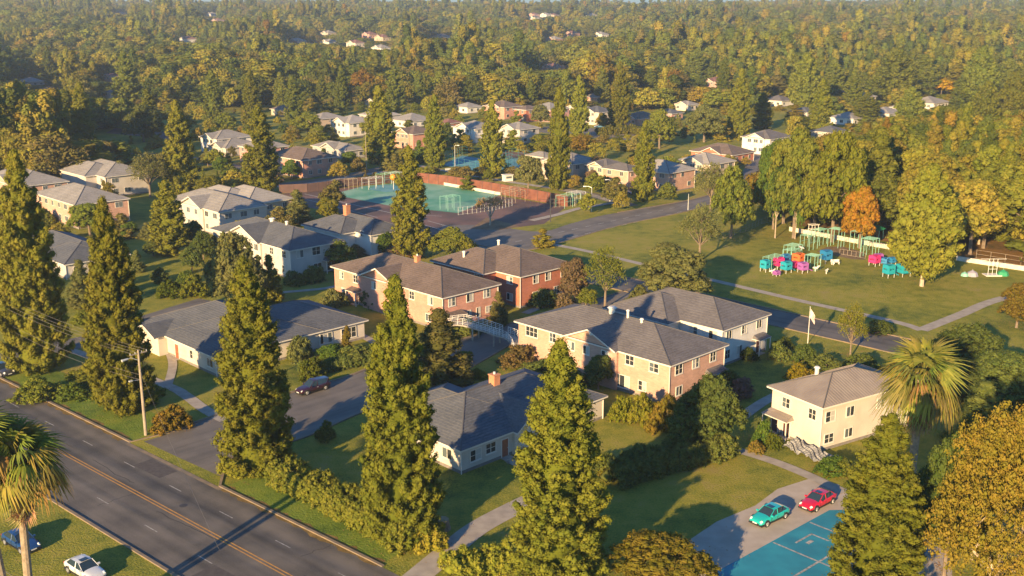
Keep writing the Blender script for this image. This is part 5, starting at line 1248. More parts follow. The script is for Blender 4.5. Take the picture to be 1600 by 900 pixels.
# ------------------------------------------------------------------ cars
TYRE = pmat('tyre', (.02, .02, .02), .85); RIMM = pmat('rim', (.45, .45, .45), .35, .6); CGLASS = glassmat('car_glass', (.02, .035, .05), .04)
LAMPW = pmat('headlight', (.7, .7, .65), .2); LAMPR = pmat('taillight', (.35, .02, .02), .3); PLATE = pmat('number_plate', (.6, .6, .58), .5); BLACKP = pmat('black_plastic', (.02, .02, .022), .5)
def paint(name, c): return pmat(name, c, .28, .15, coat=.6)
def car(label, p, head, body, kind='sedan', group=None, Lc=4.6, W=1.82, z=0):
    """local +x is forward"""
    root = empty('parked_car', (p.x, p.y, z), R_(head), label, 'car', group)
    suv = kind == 'suv'
    hL = Lc / 2; hw = W / 2; H0 = .92 if suv else .84; roofz = 1.62 if suv else 1.40
    #     x/hL, belt half width, sill z, shoulder z, centre top z
    st = [(-1.0, .70, .42, .62, .66), (-.985, .86, .30, .86 if not suv else .95, .92 if not suv else 1.0), (-.9, .93, .26, .93, .98 if not suv else 1.02), (-.62, .99, .24, .95, 1.02), (-.3, 1, .22, .93, .98), (.1, 1, .22, .90, .95),
          (.38, .99, .22, .86, .93), (.7, .96, .23, .76, .84), (.9, .90, .25, .66, .73), (.975, .80, .28, .56, .60), (1.0, .62, .36, .46, .48)]
    V, Fc = [], []
    for (x, wv, zs, zb, zt) in st:
        X = x * hL; w_ = wv * hw
        if suv: zb += .08; zt += .08
        pr = [(w_ * .92, zs), (w_, zs + (zb - zs) * .35), (w_ * .995, zs + (zb - zs) * .75), (w_ * .93, zb), (w_ * .62, zt - .015), (0, zt)]
        pr = pr + [(-a, b) for a, b in pr[-2::-1]]
        V += [(X, a, b) for a, b in pr]
    K = 11
    for i in range(len(st) - 1):
        for j in range(K - 1): a = i * K + j; Fc.append((a, a + K, a + K + 1, a + 1))
        a = i * K; Fc.append((a + K - 1, a + 2 * K - 1, a + K, a))
    Fc.append(tuple(range(K - 1, -1, -1))[::-1]); Fc.append(tuple((len(st) - 1) * K + j for j in range(K))[::-1])
    me = bpy.data.meshes.new('body'); me.from_pydata(V, [], Fc); me.materials.append(body); me.update()
    me.polygons.foreach_set('use_smooth', [True] * len(me.polygons)); b = link('body', me, root)
    md = b.modifiers.new('sub', 'SUBSURF'); md.levels = 1; md.render_levels = 1
    # greenhouse: glass loft with body coloured roof
    zb = .93 + (.08 if suv else 0)
    cb = [(.42, .86, zb - .06), (.08, .70, roofz - .06), (-.12, .69, roofz), (-.45, .68, roofz - .02), (-.92 if suv else -.62, .64, roofz - (.12 if suv else .13)), (-.98 if suv else -.86, .76, zb - .02)]
    base = [(.42, .86), (.22, .90), (-.1, .92), (-.4, .92), (-.7, .9), (-.97 if suv else -.86, .80)]
    V, Fc = [], []
    for (x, wt, zt), (xb, wb) in zip(cb, base):
        V += [(xb * hL, wb * hw, zb - .1), (x * hL, wt * hw, zt), (x * hL, -wt * hw, zt), (xb * hL, -wb * hw, zb - .1)]
    for i in range(5):
        a = i * 4
        for j in range(3): Fc.append((a + j, a + j + 1, a + 4 + j + 1, a + 4 + j))
    Fc += [(0, 3, 2, 1), (20, 21, 22, 23)]
    me = bpy.data.meshes.new('cabin_glass'); me.from_pydata(V, [], Fc); me.materials.append(CGLASS); me.update(); gl_ = link('cabin_glass', me, root)
    m = MB(); r = [(x * hL, wt * hw, zt) for x, wt, zt in cb[1:5]]
    for i in range(3):
        a, c = r[i], r[i + 1]
        m.poly([(a[0], a[1] + .015, a[2] + .012), (a[0], a[1] * .5, a[2] + .045), (c[0], c[1] * .5, c[2] + .045), (c[0], c[1] + .015, c[2] + .012)])
        m.poly([(a[0], -a[1] - .015, a[2] + .012), (a[0], -a[1] * .5, a[2] + .045), (c[0], -c[1] * .5, c[2] + .045), (c[0], -c[1] - .015, c[2] + .012)])
        m.poly([(a[0], a[1] * .5, a[2] + .045), (a[0], -a[1] * .5, a[2] + .045), (c[0], -c[1] * .5, c[2] + .045), (c[0], c[1] * .5, c[2] + .045)])
    rf = m.build('roof', body, root)
    if kind == 'sedan':
        q = MB(); q.box(-.02 * hL - .35, -.02 * hL + .2, -.36, .36, roofz + .035, roofz + .05); q.build('sunroof', CGLASS, rf)
    for s in (-1, 1):   # pillars
        for (i, j) in ((0, 0), (2, 2), (4 if suv else 5, 4 if suv else 5)):
            xb, wb = base[i]; x, wt, zt = cb[j if j < 5 else 4]
            if i == 0: x, wt, zt = cb[1]
            q = MB(); q.tube([(xb * hL, s * wb * hw, zb - .08), (x * hL, s * (wt * hw + .01), zt + .01)], .035, 5); q.build('pillar', body, root)
        q = MB(); q.box(.30 * hL, .30 * hL + .16, s * hw * .93 - .02 if s > 0 else -hw * .93 - .18, s * hw * .93 + .18 if s > 0 else -hw * .93 + .02, zb - .03, zb + .11); q.build('mirror', body, root)
        q = MB(); q.box(-.12 * hL, -.12 * hL + .2, s * hw - .02, s * hw + .025, .78, .82); q.build('door_handle', METAL if suv else body, root)
        hl = MB(); hl.tube([(hL * .86, s * hw * .70, .62), (hL * .955, s * hw * .64, .58)], [.15, .11], 8); hl.build('headlight', LAMPW, root)
        tl = MB(); tl.box(-hL * .99, -hL * .95, s * hw * .66 - .16, s * hw * .66 + .16, .68, .84); tl.build('taillight', LAMPR, root)
        for xw in (.63 * hL, -.61 * hL):
            R0 = .35 if suv else .32
            wl = MB(); wl.tube([(xw, s * (hw - .22), R0), (xw, s * (hw + .012), R0)], R0, 18); wh = wl.build('wheel', TYRE, root)
            rm = MB(); rm.tube([(xw, s * (hw + .0), R0), (xw, s * (hw + .028), R0)], [R0 * .66, R0 * .6], 14)
            for k in range(5):
                a = k * 1.2566; rm.tube([(xw, s * (hw + .03), R0), (xw + math.cos(a) * R0 * .6, s * (hw + .035), R0 + math.sin(a) * R0 * .6)], .03, 4)
            rm.build('rim', RIMM, wh)
            ah = MB(); ah.tube([(xw, s * (hw - .25), R0 + .03), (xw, s * (hw + .004), R0 + .03)], R0 + .06, 18); ah.build('wheel_arch', BLACKP, root)
    q = MB()
    for s in (-1, 1):
        for xs_ in (.36, -.05, -.5): q.box(xs_ * hL - .012, xs_ * hL + .012, s * hw * 1.001 - .012, s * hw * 1.001 + .012, .34, .86)
        q.box(-.5 * hL, .36 * hL, s * hw * 1.001 - .012, s * hw * 1.001 + .012, .335, .36)
    q.build('door_seam', BLACKP, root)
    q = MB(); q.box(hL * .985, hL * 1.0 + .01, -.5, .5, .34, .46); q.build('grille', BLACKP, root)
    q = MB(); q.box(hL * 1.0 + .012, hL + .025, -.26, .26, .36, .47); q.build('number_plate', PLATE, root)
    q = MB(); q.box(-hL * .97, hL * .97, -hw * .9, hw * .9, .15, .27); q.build('sill', BLACKP, root)
    return root
red = paint('red_paint', (.55, .008, .03)); teal = paint('teal_paint', (.015, .42, .38)); whitep = paint('white_car_paint', (.62, .62, .60)); bluep = paint('blue_car_paint', (.012, .05, .16)); maroon = paint('maroon_paint', (.035, .010, .018))
car('red coupe with dark sunroof parked on the concrete pad', g(1277, 789), 221, red)
car('teal sedan parked on the pad left of the red one', g(1202, 812), 219, teal)
car('white sedan with black sunroof parked on the grass by the main road', g(134, 897), -38, whitep)
car('dark blue sedan parked on grass behind the left palm trunks', g(34, 853), -38, bluep)
car('dark maroon estate car parked at the side street kerb', g(489, 611), 224.5, maroon, 'suv', Lc=4.7)
car('blue parked car beside the cream gabled house', g(937, 200), 180, paint('light_blue_paint', (.08, .2, .34)), 'suv')
car('pale blue car at left in the row by the off-white gabled house', g(813, 222), 20, paint('pale_blue_paint', (.35, .5, .6)))
car('white car in the middle of the row by the off-white gabled house', g(823, 221), 20, whitep)
car('silver car at right in the row by the off-white gabled house', g(835, 222), 20, paint('silver_paint', (.4, .42, .45)))
car('dark car on the road edge at the left picture border', g(4, 583), -40, paint('charcoal_paint', (.05, .05, .06)))
car('white car parked under a tree by the boulevard driveway', g(962, 299), -30, whitep)
car('grey car parked beside the white car at the driveway', g(976, 303), -30, paint('grey_car_paint', (.25, .26, .28)))
car('dark car in the shaded carpark behind the off-white house', g(405, 345), 40, bluep)
car('dark car on the left street behind the broad grey roof', g(205, 252), -10, bluep)

# ------------------------------------------------------------------ footbridge
def rails(root, pts, h=1.0, n=4, post_every=1, name='railing'):
    m = MB()
    for k in range(n):
        m.tube([p + Vector((0, 0, h * (k + 1) / n)) for p in pts], .035 if k == n - 1 else .024, 5, caps=False)
    m.build('handrail', RAIL, root)
    for i in range(0, len(pts), post_every):
        q = MB(); q.tube([pts[i], pts[i] + Vector((0, 0, h))], .04, 5); q.build('railing_post', RAIL, root)
b0 = g(700, 510, 2.2); ln = [g(690, 510, 2.0), g(715, 507, 2.2), g(738, 512, 2.1), g(758, 518, 2.0), g(776, 524, 1.9)]
fb = empty('footbridge', (ln[0].x, ln[0].y, 0), 0, 'arched footbridge with white railings over the end of the side street', 'footbridge')
o_ = Vector((ln[0].x, ln[0].y, 0)); near = [p - o_ for p in smooth_line(ln, 3)]
dirp = (near[-1] - near[0]).normalized(); back = Vector((-dirp.y, dirp.x, 0)).normalized(); back = back if back.y > 0 else -back
m = MB()
far_ = [p + back * 2.0 for p in near]
for i in range(len(near) - 1):
    a, b, c, d = near[i], near[i + 1], far_[i + 1], far_[i]; dn = Vector((0, 0, -.22))
    m.poly([a, b, c, d]); m.poly([a + dn, d + dn, c + dn, b + dn]); m.poly([a, a + dn, b + dn, b]); m.poly([d, c, c + dn, d + dn])
m.build('deck', CONC, fb); rails(fb, near, 1.05, 4); rails(fb, far_, 1.05, 4)
end = [near[-1], near[-1] + dirp * 1.6 + Vector((0, -.6, -.1)), near[-1] + dirp * 2.6 + Vector((0, -2.0, -.6)), near[-1] + dirp * 3.2 + Vector((0, -4.2, -1.4))]
end = smooth_line(end, 3); sdv = Vector((1.7, .9, 0)); end2 = [p + sdv for p in end]
m = MB()
for i in range(len(end) - 1): m.poly([end[i], end[i + 1], end2[i + 1], end2[i]]); dn = Vector((0, 0, -.2)); m.poly([end[i] + dn, end2[i] + dn, end2[i + 1] + dn, end[i + 1] + dn]); m.poly([end[i], end[i] + dn, end[i + 1] + dn, end[i + 1]])
m.build('ramp', CONC, fb); rails(fb, end, 1.05, 4); rails(fb, end2, 1.05, 4)
for t in (0, 6, 11):
    for s in (near, far_):
        if t < len(s): q = MB(); q.box(s[t].x - .12, s[t].x + .12, s[t].y - .12, s[t].y + .12, -.1, s[t].z - .2); q.build('pier', CONC, fb)

# ------------------------------------------------------------------ walls and fences
def panel_wall(name, label, pts, h, mat, plen, th=.18, cat='wall', cap=None, h2=None, pn='panel', gap=.03):
    P = [Vector((p.x, p.y, 0)) for p in pts]; o = P[0].copy(); root = empty(name, o, 0, label, cat); meshes = {}
    for i in range(len(P) - 1):
        L = (P[i + 1] - P[i]).length; n = max(1, round(L / plen)); a = math.atan2((P[i + 1] - P[i]).y, (P[i + 1] - P[i]).x); l = L / n
        q = MB(); q.box(gap, l - gap, -th / 2, th / 2, 0, h); pm = q.mesh(pn, mat)
        q = MB(); q.box(-.09, .09, -th / 2 - .05, th / 2 + .05, 0, h + .08); qm = q.mesh('post', cap or mat)
        for k in range(n):
            x = P[i].lerp(P[i + 1], k / n) - o
            link(pn, pm, root, x, (0, 0, a)); link('post', qm, root, x, (0, 0, a))
    return root
panel_wall('court_wall', 'high rust brown panel wall along the far side of the green court', pp((641, 283.5), (700, 290), (782, 303.5), (840, 314), (887, 323)), 2.8, BROWN_WALL, 3.2, cap=BROWN_PAVE)
panel_wall('court_wall', 'shaded brown panel wall at the left side of the green court', pp((437, 302), (480, 300), (560, 290), (641, 283)), 2.3, BROWN_PAVE, 3.2)
WW = pmat('white_wall_paint', (.62, .56, .47), .8, col2=(.5, .45, .38), scale=1)
panel_wall('white_wall', 'low white wall behind the park playground, left of the flame tree', pp((1234, 361), (1290, 371), (1340, 380.5), (1414, 394)), .95, WW, 5.5, .22)
panel_wall('white_wall', 'low white wall at the right edge behind the park', pp((1495, 407), (1560, 417), (1640, 429)), .9, WW, 5.5, .22)
panel_wall('white_kerb_wall', 'thin white edging wall of the green court', pp((664, 283.5), (700, 290.5), (782, 305)), .8, WW, 6, .2)
FENCE_T = pmat('teal_fence', (.03, .2, .22), .6)
def post_fence(name, label, pts, h, mat, step, rails_=2, cat='fence', r=.04):
    P = [Vector((p.x, p.y, 0)) for p in pts]; o = P[0].copy(); root = empty(name, o, 0, label, cat)
    q = MB(); q.tube([(0, 0, 0), (0, 0, h)], r, 5); pm = q.mesh('post', mat)
    for i in range(len(P) - 1):
        L = (P[i + 1] - P[i]).length; n = max(1, round(L / step))
        for k in range(n + (i == len(P) - 2)): link('post', pm, root, P[i].lerp(P[i + 1], k / n) - o)
        for k in range(rails_):
            z = h * (1 - .92 * k / max(1, rails_ - 1)) if rails_ > 1 else h
            q = MB(); q.tube([P[i] - o + Vector((0, 0, z - .02)), P[i + 1] - o + Vector((0, 0, z - .02))], r * .7, 4); q.build('rail', mat, root)
    return root
for T, lb in zip(TEN, ('teal fence round the left blue tennis court', 'teal fence round the right blue tennis court')):
    post_fence('court_fence', lb, T + [T[0]], 3.2, FENCE_T, 3, 4)
post_fence('court_fence', 'wire fence of grey posts along the near side of the green court', pp((716, 336), (745, 333), (775, 328), (800, 322)), 1.9, METAL, 1.3, 3)
post_fence('court_fence', 'brown post fence at the right end of the court complex', pp((829, 327), (850, 325), (874, 324), (900, 322)), 2.2, POLEW, 1.5, 3)
post_fence('wooden_fence', 'low timber fence descending beside the park trees', pp((1130, 372), (1165, 362), (1190, 350), (1215, 345)), 1.2, POLEW, 2.2, 3)
post_fence('park_rail', 'rusty rail fence behind the right white wall', pp((1525, 404), (1570, 411), (1620, 420)), 1.8, POLEW, 2.6, 3)
post_fence('wooden_fence', 'low brown fence beyond the long salmon house', pp((935, 218), (965, 214), (1000, 219)), 1.2, POLEW, 3, 2)

# ------------------------------------------------------------------ playground kit
def cm_(name, c): return pmat(name, c, .5)
PINK = cm_('pink_plastic', (.55, .03, .16)); TEALP = cm_('turquoise_plastic', (.015, .28, .36)); BLUEP = cm_('blue_plastic', (.02, .17, .36)); PURP = cm_('purple_plastic', (.32, .1, .34)); ORNG = cm_('orange_plastic', (.6, .13, .03)); MINT = cm_('mint_metal', (.2, .42, .33)); GREENP = cm_('green_plastic', (.03, .25, .11)); YELP = cm_('orange_ball', (.6, .22, .02))
def play_unit(px, py, wd, h, mat, label, leg=METAL, rz=.6):
    wd *= .76; h *= .85
    """a play panel box on legs: slotted walls, deck, roof lip"""
    p = g(px, py); root = empty('play_unit', (p.x, p.y, 0), rz, label, 'play equipment'); hw = wd / 2; z0 = h * .32
    for (x, y) in ((-hw, -hw), (hw, -hw), (hw, hw), (-hw, hw)):
        q = MB(); q.tube([(x * .9, y * .9, 0), (x * .9, y * .9, z0 + .1)], .06, 6); q.build('leg', leg, root)
    q = MB(); q.box(-hw * 1.05, hw * 1.05, -hw * 1.05, hw * 1.05, z0, z0 + .1); q.build('deck', mat, root)
    for k in range(4):
        q = MB(); a = k * math.pi / 2
        q.box(-hw, hw, -.05, .05, z0 + .12, z0 + (h - z0) * .42); q.box(-hw, hw, -.05, .05, z0 + (h - z0) * .62, h)
        q.box(-hw, -hw * .65, -.05, .05, z0 + (h - z0) * .42, z0 + (h - z0) * .62); q.box(hw * .65, hw, -.05, .05, z0 + (h - z0) * .42, z0 + (h - z0) * .62)
        o = q.build('panel', mat, root); o.location = (math.cos(a) * hw, math.sin(a) * hw, 0); o.rotation_euler = (0, 0, a + math.pi / 2)
    q = MB(); q.box(-hw * 1.1, hw * 1.1, -hw * .5, hw * .5, h + .003, h + .09); q.build('top_slab', mat, root)
    if wd > 1.3:
        q = MB(); q.poly([(hw, -.25, z0 + .1), (hw, .25, z0 + .1), (hw + 1.5, .25, .12), (hw + 1.5, -.25, .12)])
        for yy in (-.25, .25): q.box(hw, hw + .02, yy - .02, yy + .02, z0, z0 + .3); q.poly([(hw, yy, z0 + .1), (hw, yy, z0 + .3), (hw + 1.5, yy, .3), (hw + 1.5, yy, .12)])
        q.build('slide', mat, root)
    return root
PU = [(1228, 426, 2.0, 2.5, TEALP, 'turquoise play box in the front row of the playground'), (1216, 420, 2.0, 2.6, PINK, 'pink play box left of the front turquoise one'), (1213, 431, 1.3, 1.1, PURP, 'low purple seat under the pink play box'), (1254, 426, 1.9, 2.3, PURP, 'purple play box at the front right of the left playground'),
      (1247, 412, 2.3, 2.4, ORNG, 'orange-roofed play box at the back of the left playground'), (1227, 413, 1.8, 2.3, BLUEP, 'blue play box behind the pink one'), (1290, 411, 2.2, 3.0, BLUEP, 'blue play tower standing apart left of the sand pit'), (1195, 424, 1.8, 2.6, TEALP, 'turquoise play box at the left end'),
      (1366, 415, 2.1, 2.4, PINK, 'pink play box, right playground group'), (1372, 410, 1.7, 2.0, PURP, 'magenta play box behind the right pink one'), (1381, 414, 1.8, 1.6, BLUEP, 'low blue play box beside the right pink one'), (1393, 413, 1.5, 1.6, BLUEP, 'small blue play box, hindmost of the right group'),
      (1388, 433, 2.1, 2.8, TEALP, 'tall turquoise play box with ladder, right group front'), (1411, 431, 2.6, 2.6, TEALP, 'wide turquoise play box at the far right of its group'), (1240, 421, 1.6, 1.8, PINK, 'small pink play box between the front turquoise and purple ones')]
for a in PU: play_unit(*a, rz=rnd.uniform(.3, 1.0))
def climb(px, py, lx, ly, h, mat, label, bars=6):
    h *= .85
    p = g(px, py); root = empty('climbing_frame', (p.x, p.y, 0), R_(44), label, 'climbing frame')
    for x in (0, lx / 2, lx):
        for y in (0, ly):
            q = MB(); q.tube([(x, y, 0), (x, y, h)], .05, 6); q.build('post', mat, root)
    for y in (0, ly):
        for z in (h * .55, h - .03):
            q = MB(); q.tube([(0, y, z), (lx, y, z)], .04, 5); q.build('rail', mat, root)
    for k in range(bars):
        q = MB(); q.tube([(lx * k / (bars - 1), 0, h), (lx * k / (bars - 1), ly, h)], .04, 5); q.build('rung', mat, root)
    return root
for a in ((1264, 392, 3.2, 2.2, 3.6, MINT, 'mint climbing frame at the left of the sand pit'), (1280, 384, 3.0, 2.0, 3.8, MINT, 'mint climbing frame behind the sand pit'), (1309, 388, 2.4, 2.4, 4.6, MINT, 'tall mint climbing frame behind the sand pit middle'),
          (1345, 394, 3.4, 2.6, 4.8, MINT, 'tall mint climbing frame right of the sand pit'), (1362, 405, 2.6, 2.6, 4.6, MINT, 'mint climbing frame at the sand pit right corner'), (1240, 405, 3.0, 2.4, 3.0, MINT, 'mint climbing frame behind the orange play box'),
          (1272, 424, 2.2, 2.2, 3.4, MINT, 'mint climbing frame beside the blue tower'), (1205, 424, 4.0, 2.0, 3.0, MINT, 'mint climbing frame at the left playground end'), (1236, 412, 3, 2, 3.0, MINT, 'mint climbing frame among the play boxes')):
    climb(*a)
gt = g(1355, 372); gz = empty('play_shelter', (gt.x, gt.y, 0), R_(-40), 'green roofed shelter behind the white wall', 'shelter')
for x in (-3, 3):
    for y in (-1.2, 1.2): q = MB(); q.tube([(x, y, 0), (x, y, 2.3)], .08, 6); q.build('post', MINT, gz)
q = MB(); q.poly([(-3.4, -1.6, 2.3), (3.4, -1.6, 2.3), (2.2, 0, 3.2), (-2.2, 0, 3.2)]); q.poly([(3.4, 1.6, 2.3), (-3.4, 1.6, 2.3), (-2.2, 0, 3.2), (2.2, 0, 3.2)]); q.poly([(3.4, -1.6, 2.3), (3.4, 1.6, 2.3), (2.2, 0, 3.2)]); q.poly([(-3.4, 1.6, 2.3), (-3.4, -1.6, 2.3), (-2.2, 0, 3.2)]); q.poly([(-3.4, -1.6, 2.29), (-3.4, 1.6, 2.29), (3.4, 1.6, 2.29), (3.4, -1.6, 2.29)]); q.build('roof', GREENP, gz)
WP = cm_('white_plastic', (.66, .62, .56))
def spring_rider(px, py, label, s=1.0):
    s *= .75
    p = g(px, py); r = empty('spring_rider', (p.x, p.y, 0), rnd.uniform(0, 6), label, 'play equipment')
    q = MB(); q.tube([(0, 0, 0), (0, 0, .5 * s)], .13 * s, 8); q.build('spring', METAL, r)
    q = MB(); q.tube([(-.8 * s, 0, .55 * s), (-.3 * s, 0, .7 * s), (.4 * s, 0, .75 * s), (.8 * s, 0, 1.2 * s), (1.0 * s, 0, 1.35 * s)], [.12 * s, .26 * s, .26 * s, .16 * s, .1 * s], 8); q.build('body', WP, r, smooth=True)
    q = MB(); q.tube([(.6 * s, -.3 * s, 1.1 * s), (.6 * s, .3 * s, 1.1 * s)], .04, 6); q.build('handle', METAL, r)
spring_rider(1274, 424, 'white spring rider with tall neck by the mint frame', 1.3); spring_rider(1291, 428, 'white spring rider alone on the park grass', 1.2); spring_rider(1252, 391, 'white spring rider left of the climbing frames', 1.1); spring_rider(1302, 414, 'cream spring rider beside the blue play tower', 1.0); spring_rider(1206, 427, 'pale spring rider at the left playground', .9)
def pitched_tent(px, py, mat, label, s=1.0):
    p = g(px, py); r = empty('play_tent', (p.x, p.y, 0), rnd.uniform(0, 3), label, 'play tent'); q = MB(); n = 8
    for k in range(n):
        a, b = 6.283 * k / n, 6.283 * (k + 1) / n
        for (r0, z0, r1, z1) in ((1.1, 0, .85, .7), (.85, .7, 0, 1.15)):
            q.poly([(r0 * s * math.cos(a), r0 * s * math.sin(a), z0 * s), (r0 * s * math.cos(b), r0 * s * math.sin(b), z0 * s), (r1 * s * math.cos(b), r1 * s * math.sin(b), z1 * s), (r1 * s * math.cos(a), r1 * s * math.sin(a), z1 * s)][:4 if r1 else 3])
    q.build('canopy', mat, r); q = MB(); q.tube([(0, 0, 0), (0, 0, 1.3 * s)], .03, 5); q.build('pole', METAL, r)
pitched_tent(1567, 430, GREENP, 'green dome tent by the right white wall'); pitched_tent(1507, 431, MINT, 'small mint dome tent right of the flame tree', .7); pitched_tent(1519, 431, cm_('striped_cloth', (.3, .28, .33)), 'grey dome tent beside the mint one', 1.0)
fr2 = g(1550, 430); fz = empty('white_frame_stand', (fr2.x, fr2.y, 0), 0, 'white lattice frame on a pale slab at the right edge of the park', 'frame')
q = MB(); q.box(-1.5, 1.5, -1, 1, 0, .15); q.build('slab', WP, fz)
for x in (-.8, 0, .8): q = MB(); q.tube([(x, 0, .15), (x, 0, 3.2)], .05, 5); q.build('post', WP, fz)
for z in (1.2, 2.2, 3.15): q = MB(); q.tube([(-2.4 if z > 3 else -.8, 0, z), (2.4 if z > 3 else .8, 0, z)], .045, 5); q.build('crossbar', WP, fz)
q = g(1270, 372); ch = empty('lifeguard_style_chair', (q.x, q.y, 0), R_(20), 'white high chair frame at the left end of the white wall', 'high chair')
for x in (-.8, .8):
    for y in (-.6, .6): m = MB(); m.tube([(x * 1.1, y * 1.1, 0), (x, y, 3)], .06, 5); m.build('leg', WP, ch)
m = MB(); m.box(-.9, .9, -.7, .7, 2.0, 2.12); m.build('seat', WP, ch); m = MB(); m.box(-1, 1, -.8, .8, 3.0, 3.12); m.build('canopy', WP, ch)
# sand pit rim
post_fence('pit_rail', 'low brown railing across the sand pit', pp((1312, 397), (1330, 400), (1352, 404)), 1.1, POLEW, .9, 2)
# court complex kit
for (px, py, lx, ly, h, mt, lb) in ((576, 297, 5, 3, 3.6, METAL, 'pale post frame left of the green court'), (598, 292, 6, 3, 4.0, MINT, 'mint frame over the teal corner of the court'), (612, 287, 4, 3, 3.4, METAL, 'grey frame near the orange ball at the court'),
                                    (700, 330, 4, 3, 4, MINT, 'mint climbing frame at the green court front edge'), (790, 320, 7, 4, 3.4, POLEW, 'brown timber pergola frame at the right of the green court'),
                                    (800, 314, 6, 4, 3.6, POLEW, 'brown timber pergola behind the other one at the court'), (882, 326, 6, 3, 3.6, MINT, 'mint frame on the grass wedge by the boulevard'), (898, 322, 4, 3, 3.8, METAL, 'tangled grey frame beside the mint one on the grass wedge'), (545, 297, 3, 2, 3.4, POLEW, 'brown frame at the shaded left end of the court')):
    climb(px, py, lx, ly, h, mt, lb, 5)
bp = g(615, 296); bl = empty('ball_sculpture', (bp.x, bp.y, 0), 0, 'orange ball on a post behind the centre conifer', 'play equipment')
q = MB(); q.tube([(0, 0, 0), (0, 0, 2.6)], .1, 6); q.build('post', METAL, bl)
me = bpy.data.meshes.new('ball'); import bmesh
bm = bmesh.new(); bmesh.ops.create_icosphere(bm, subdivisions=3, radius=.95); bm.to_mesh(me); bm.free(); me.materials.append(YELP); me.polygons.foreach_set('use_smooth', [True] * len(me.polygons)); link('ball', me, bl, (0, 0, 3.4))
def bench(px, py, rz, mat, label):
    p = g(px, py); r = empty('park_bench', (p.x, p.y, 0), rz, label, 'bench')
    q = MB(); q.box(-.9, .9, -.22, .22, .42, .48); q.build('seat', mat, r); q = MB(); q.box(-.9, .9, .2, .26, .5, .95); q.build('backrest', mat, r)
    for x in (-.75, .75): q = MB(); q.box(x - .04, x + .04, -.2, .2, 0, .42); q.build('leg', mat, r)
bench(795, 283, .4, WP, 'white bench on the lawn right of the tennis court conifer'); bench(700, 268, .4, METAL, 'grey bench on the lawn before the tennis court'); bench(1305, 413, .2, WP, 'cream bench beside the blue play tower')
q = g(793, 283); r = empty('white_kiosk', (q.x, q.y, 0), .5, 'small white kiosk on the lawn beyond the brown court wall', 'kiosk')
m = MB(); m.box(-1.3, 1.3, -.9, .9, 0, 1.8); m.build('body', WP, r); m = MB(); m.box(-1.5, 1.5, -1.1, 1.1, 1.803, 1.95); m.build('roof', WP, r); m = MB(); m.box(-.9, .9, -.93, -.902, .9, 1.5); m.build('hatch', GLASS2, r)
# crumpled shade net lying against the tan roofed house
A = g(1222, 700); n1, n2 = 40, 12; m = MB(); ax_ = Vector((math.cos(R_(-57)), math.sin(R_(-57)), 0)); ay_ = Vector((-ax_.y, ax_.x, 0))
rs_ = np.random.RandomState(4)
def npnt(i, j):
    u = i / n1 * 7.2; v = j / n2 * 2.0
    z = .1 + .32 * abs(math.sin(u * 2.6 + j * .9)) + .45 * j / n2 + .1 * math.sin(u * 7 + j * 2.7)
    return ax_ * u + ay_ * (v + .2 * math.sin(u * 2.3)) + Vector((0, 0, max(.04, z)))
for i in range(n1):
    for j in range(n2): m.poly([npnt(i, j), npnt(i + 1, j), npnt(i + 1, j + 1), npnt(i, j + 1)])
net = m.build('crumpled_net', pmat('net_cloth', (.27, .26, .25), .9, col2=(.14, .14, .14), scale=4, fac=(.42, .58)), smooth=False); net.location = A; tag(net, 'crumpled grey-white garden net heaped against the cream wall', 'net')
for k in range(7):
    pass
# tree stump by the front hedge
sp_ = g(690, 826); st_ = empty('tree_stump', (sp_.x, sp_.y, 0), .4, 'squat tan tree stump at the right foot of the hedge conifer', 'tree stump')
q = MB(); q.tube([(0, 0, -.1), (0, 0, .3), (0, 0, 1.0)], [1.0, .85, .75], 11); q.build('bark', pmat('stump_bark', (.2, .13, .08), .95, col2=(.32, .21, .12), scale=4, bump=.6), st_)
q = MB(); q.tube([(0, 0, 1.003), (0, 0, 1.03)], [.73, .7], 11); q.build('cut_face', pmat('cut_wood', (.42, .28, .15), .9, col2=(.3, .2, .1), scale=5), st_)

# ------------------------------------------------------------------ the woods
right_wood = [(p.x, p.y) for p in pp((1190, 352), (1240, 350), (1420, 382), (1500, 398), (1620, 420), (1900, 470))] + [(400, 250), (500, 700), (180, 700)]
left_wood = [(p.x, p.y) for p in pp((-150, 235), (60, 235), (120, 215), (250, 205))] + [(-350, 700), (-500, 500)]
left_near = [(p.x, p.y) for p in pp((-120, 285), (30, 262), (55, 225), (-140, 225))]
KEEP = [(a, b, c, d, D) for (a, b, c, d, D) in BOXES]
for (k, bx, by, top, hw, lb) in CONS:
    p = g(bx, by); KEEP.append((bx - hw * .7, top, bx + hw * .7, top + (by - top) * .7, p.y))
for (px0, py0, px1, py1, D) in ((830, 195, 1000, 222, 440), (680, 240, 870, 275, 350), (150, 198, 275, 222, 430), (1462, 122, 1492, 148, 600), (1020, 215, 1170, 262, 380)): KEEP.append((px0, py0, px1, py1, D))
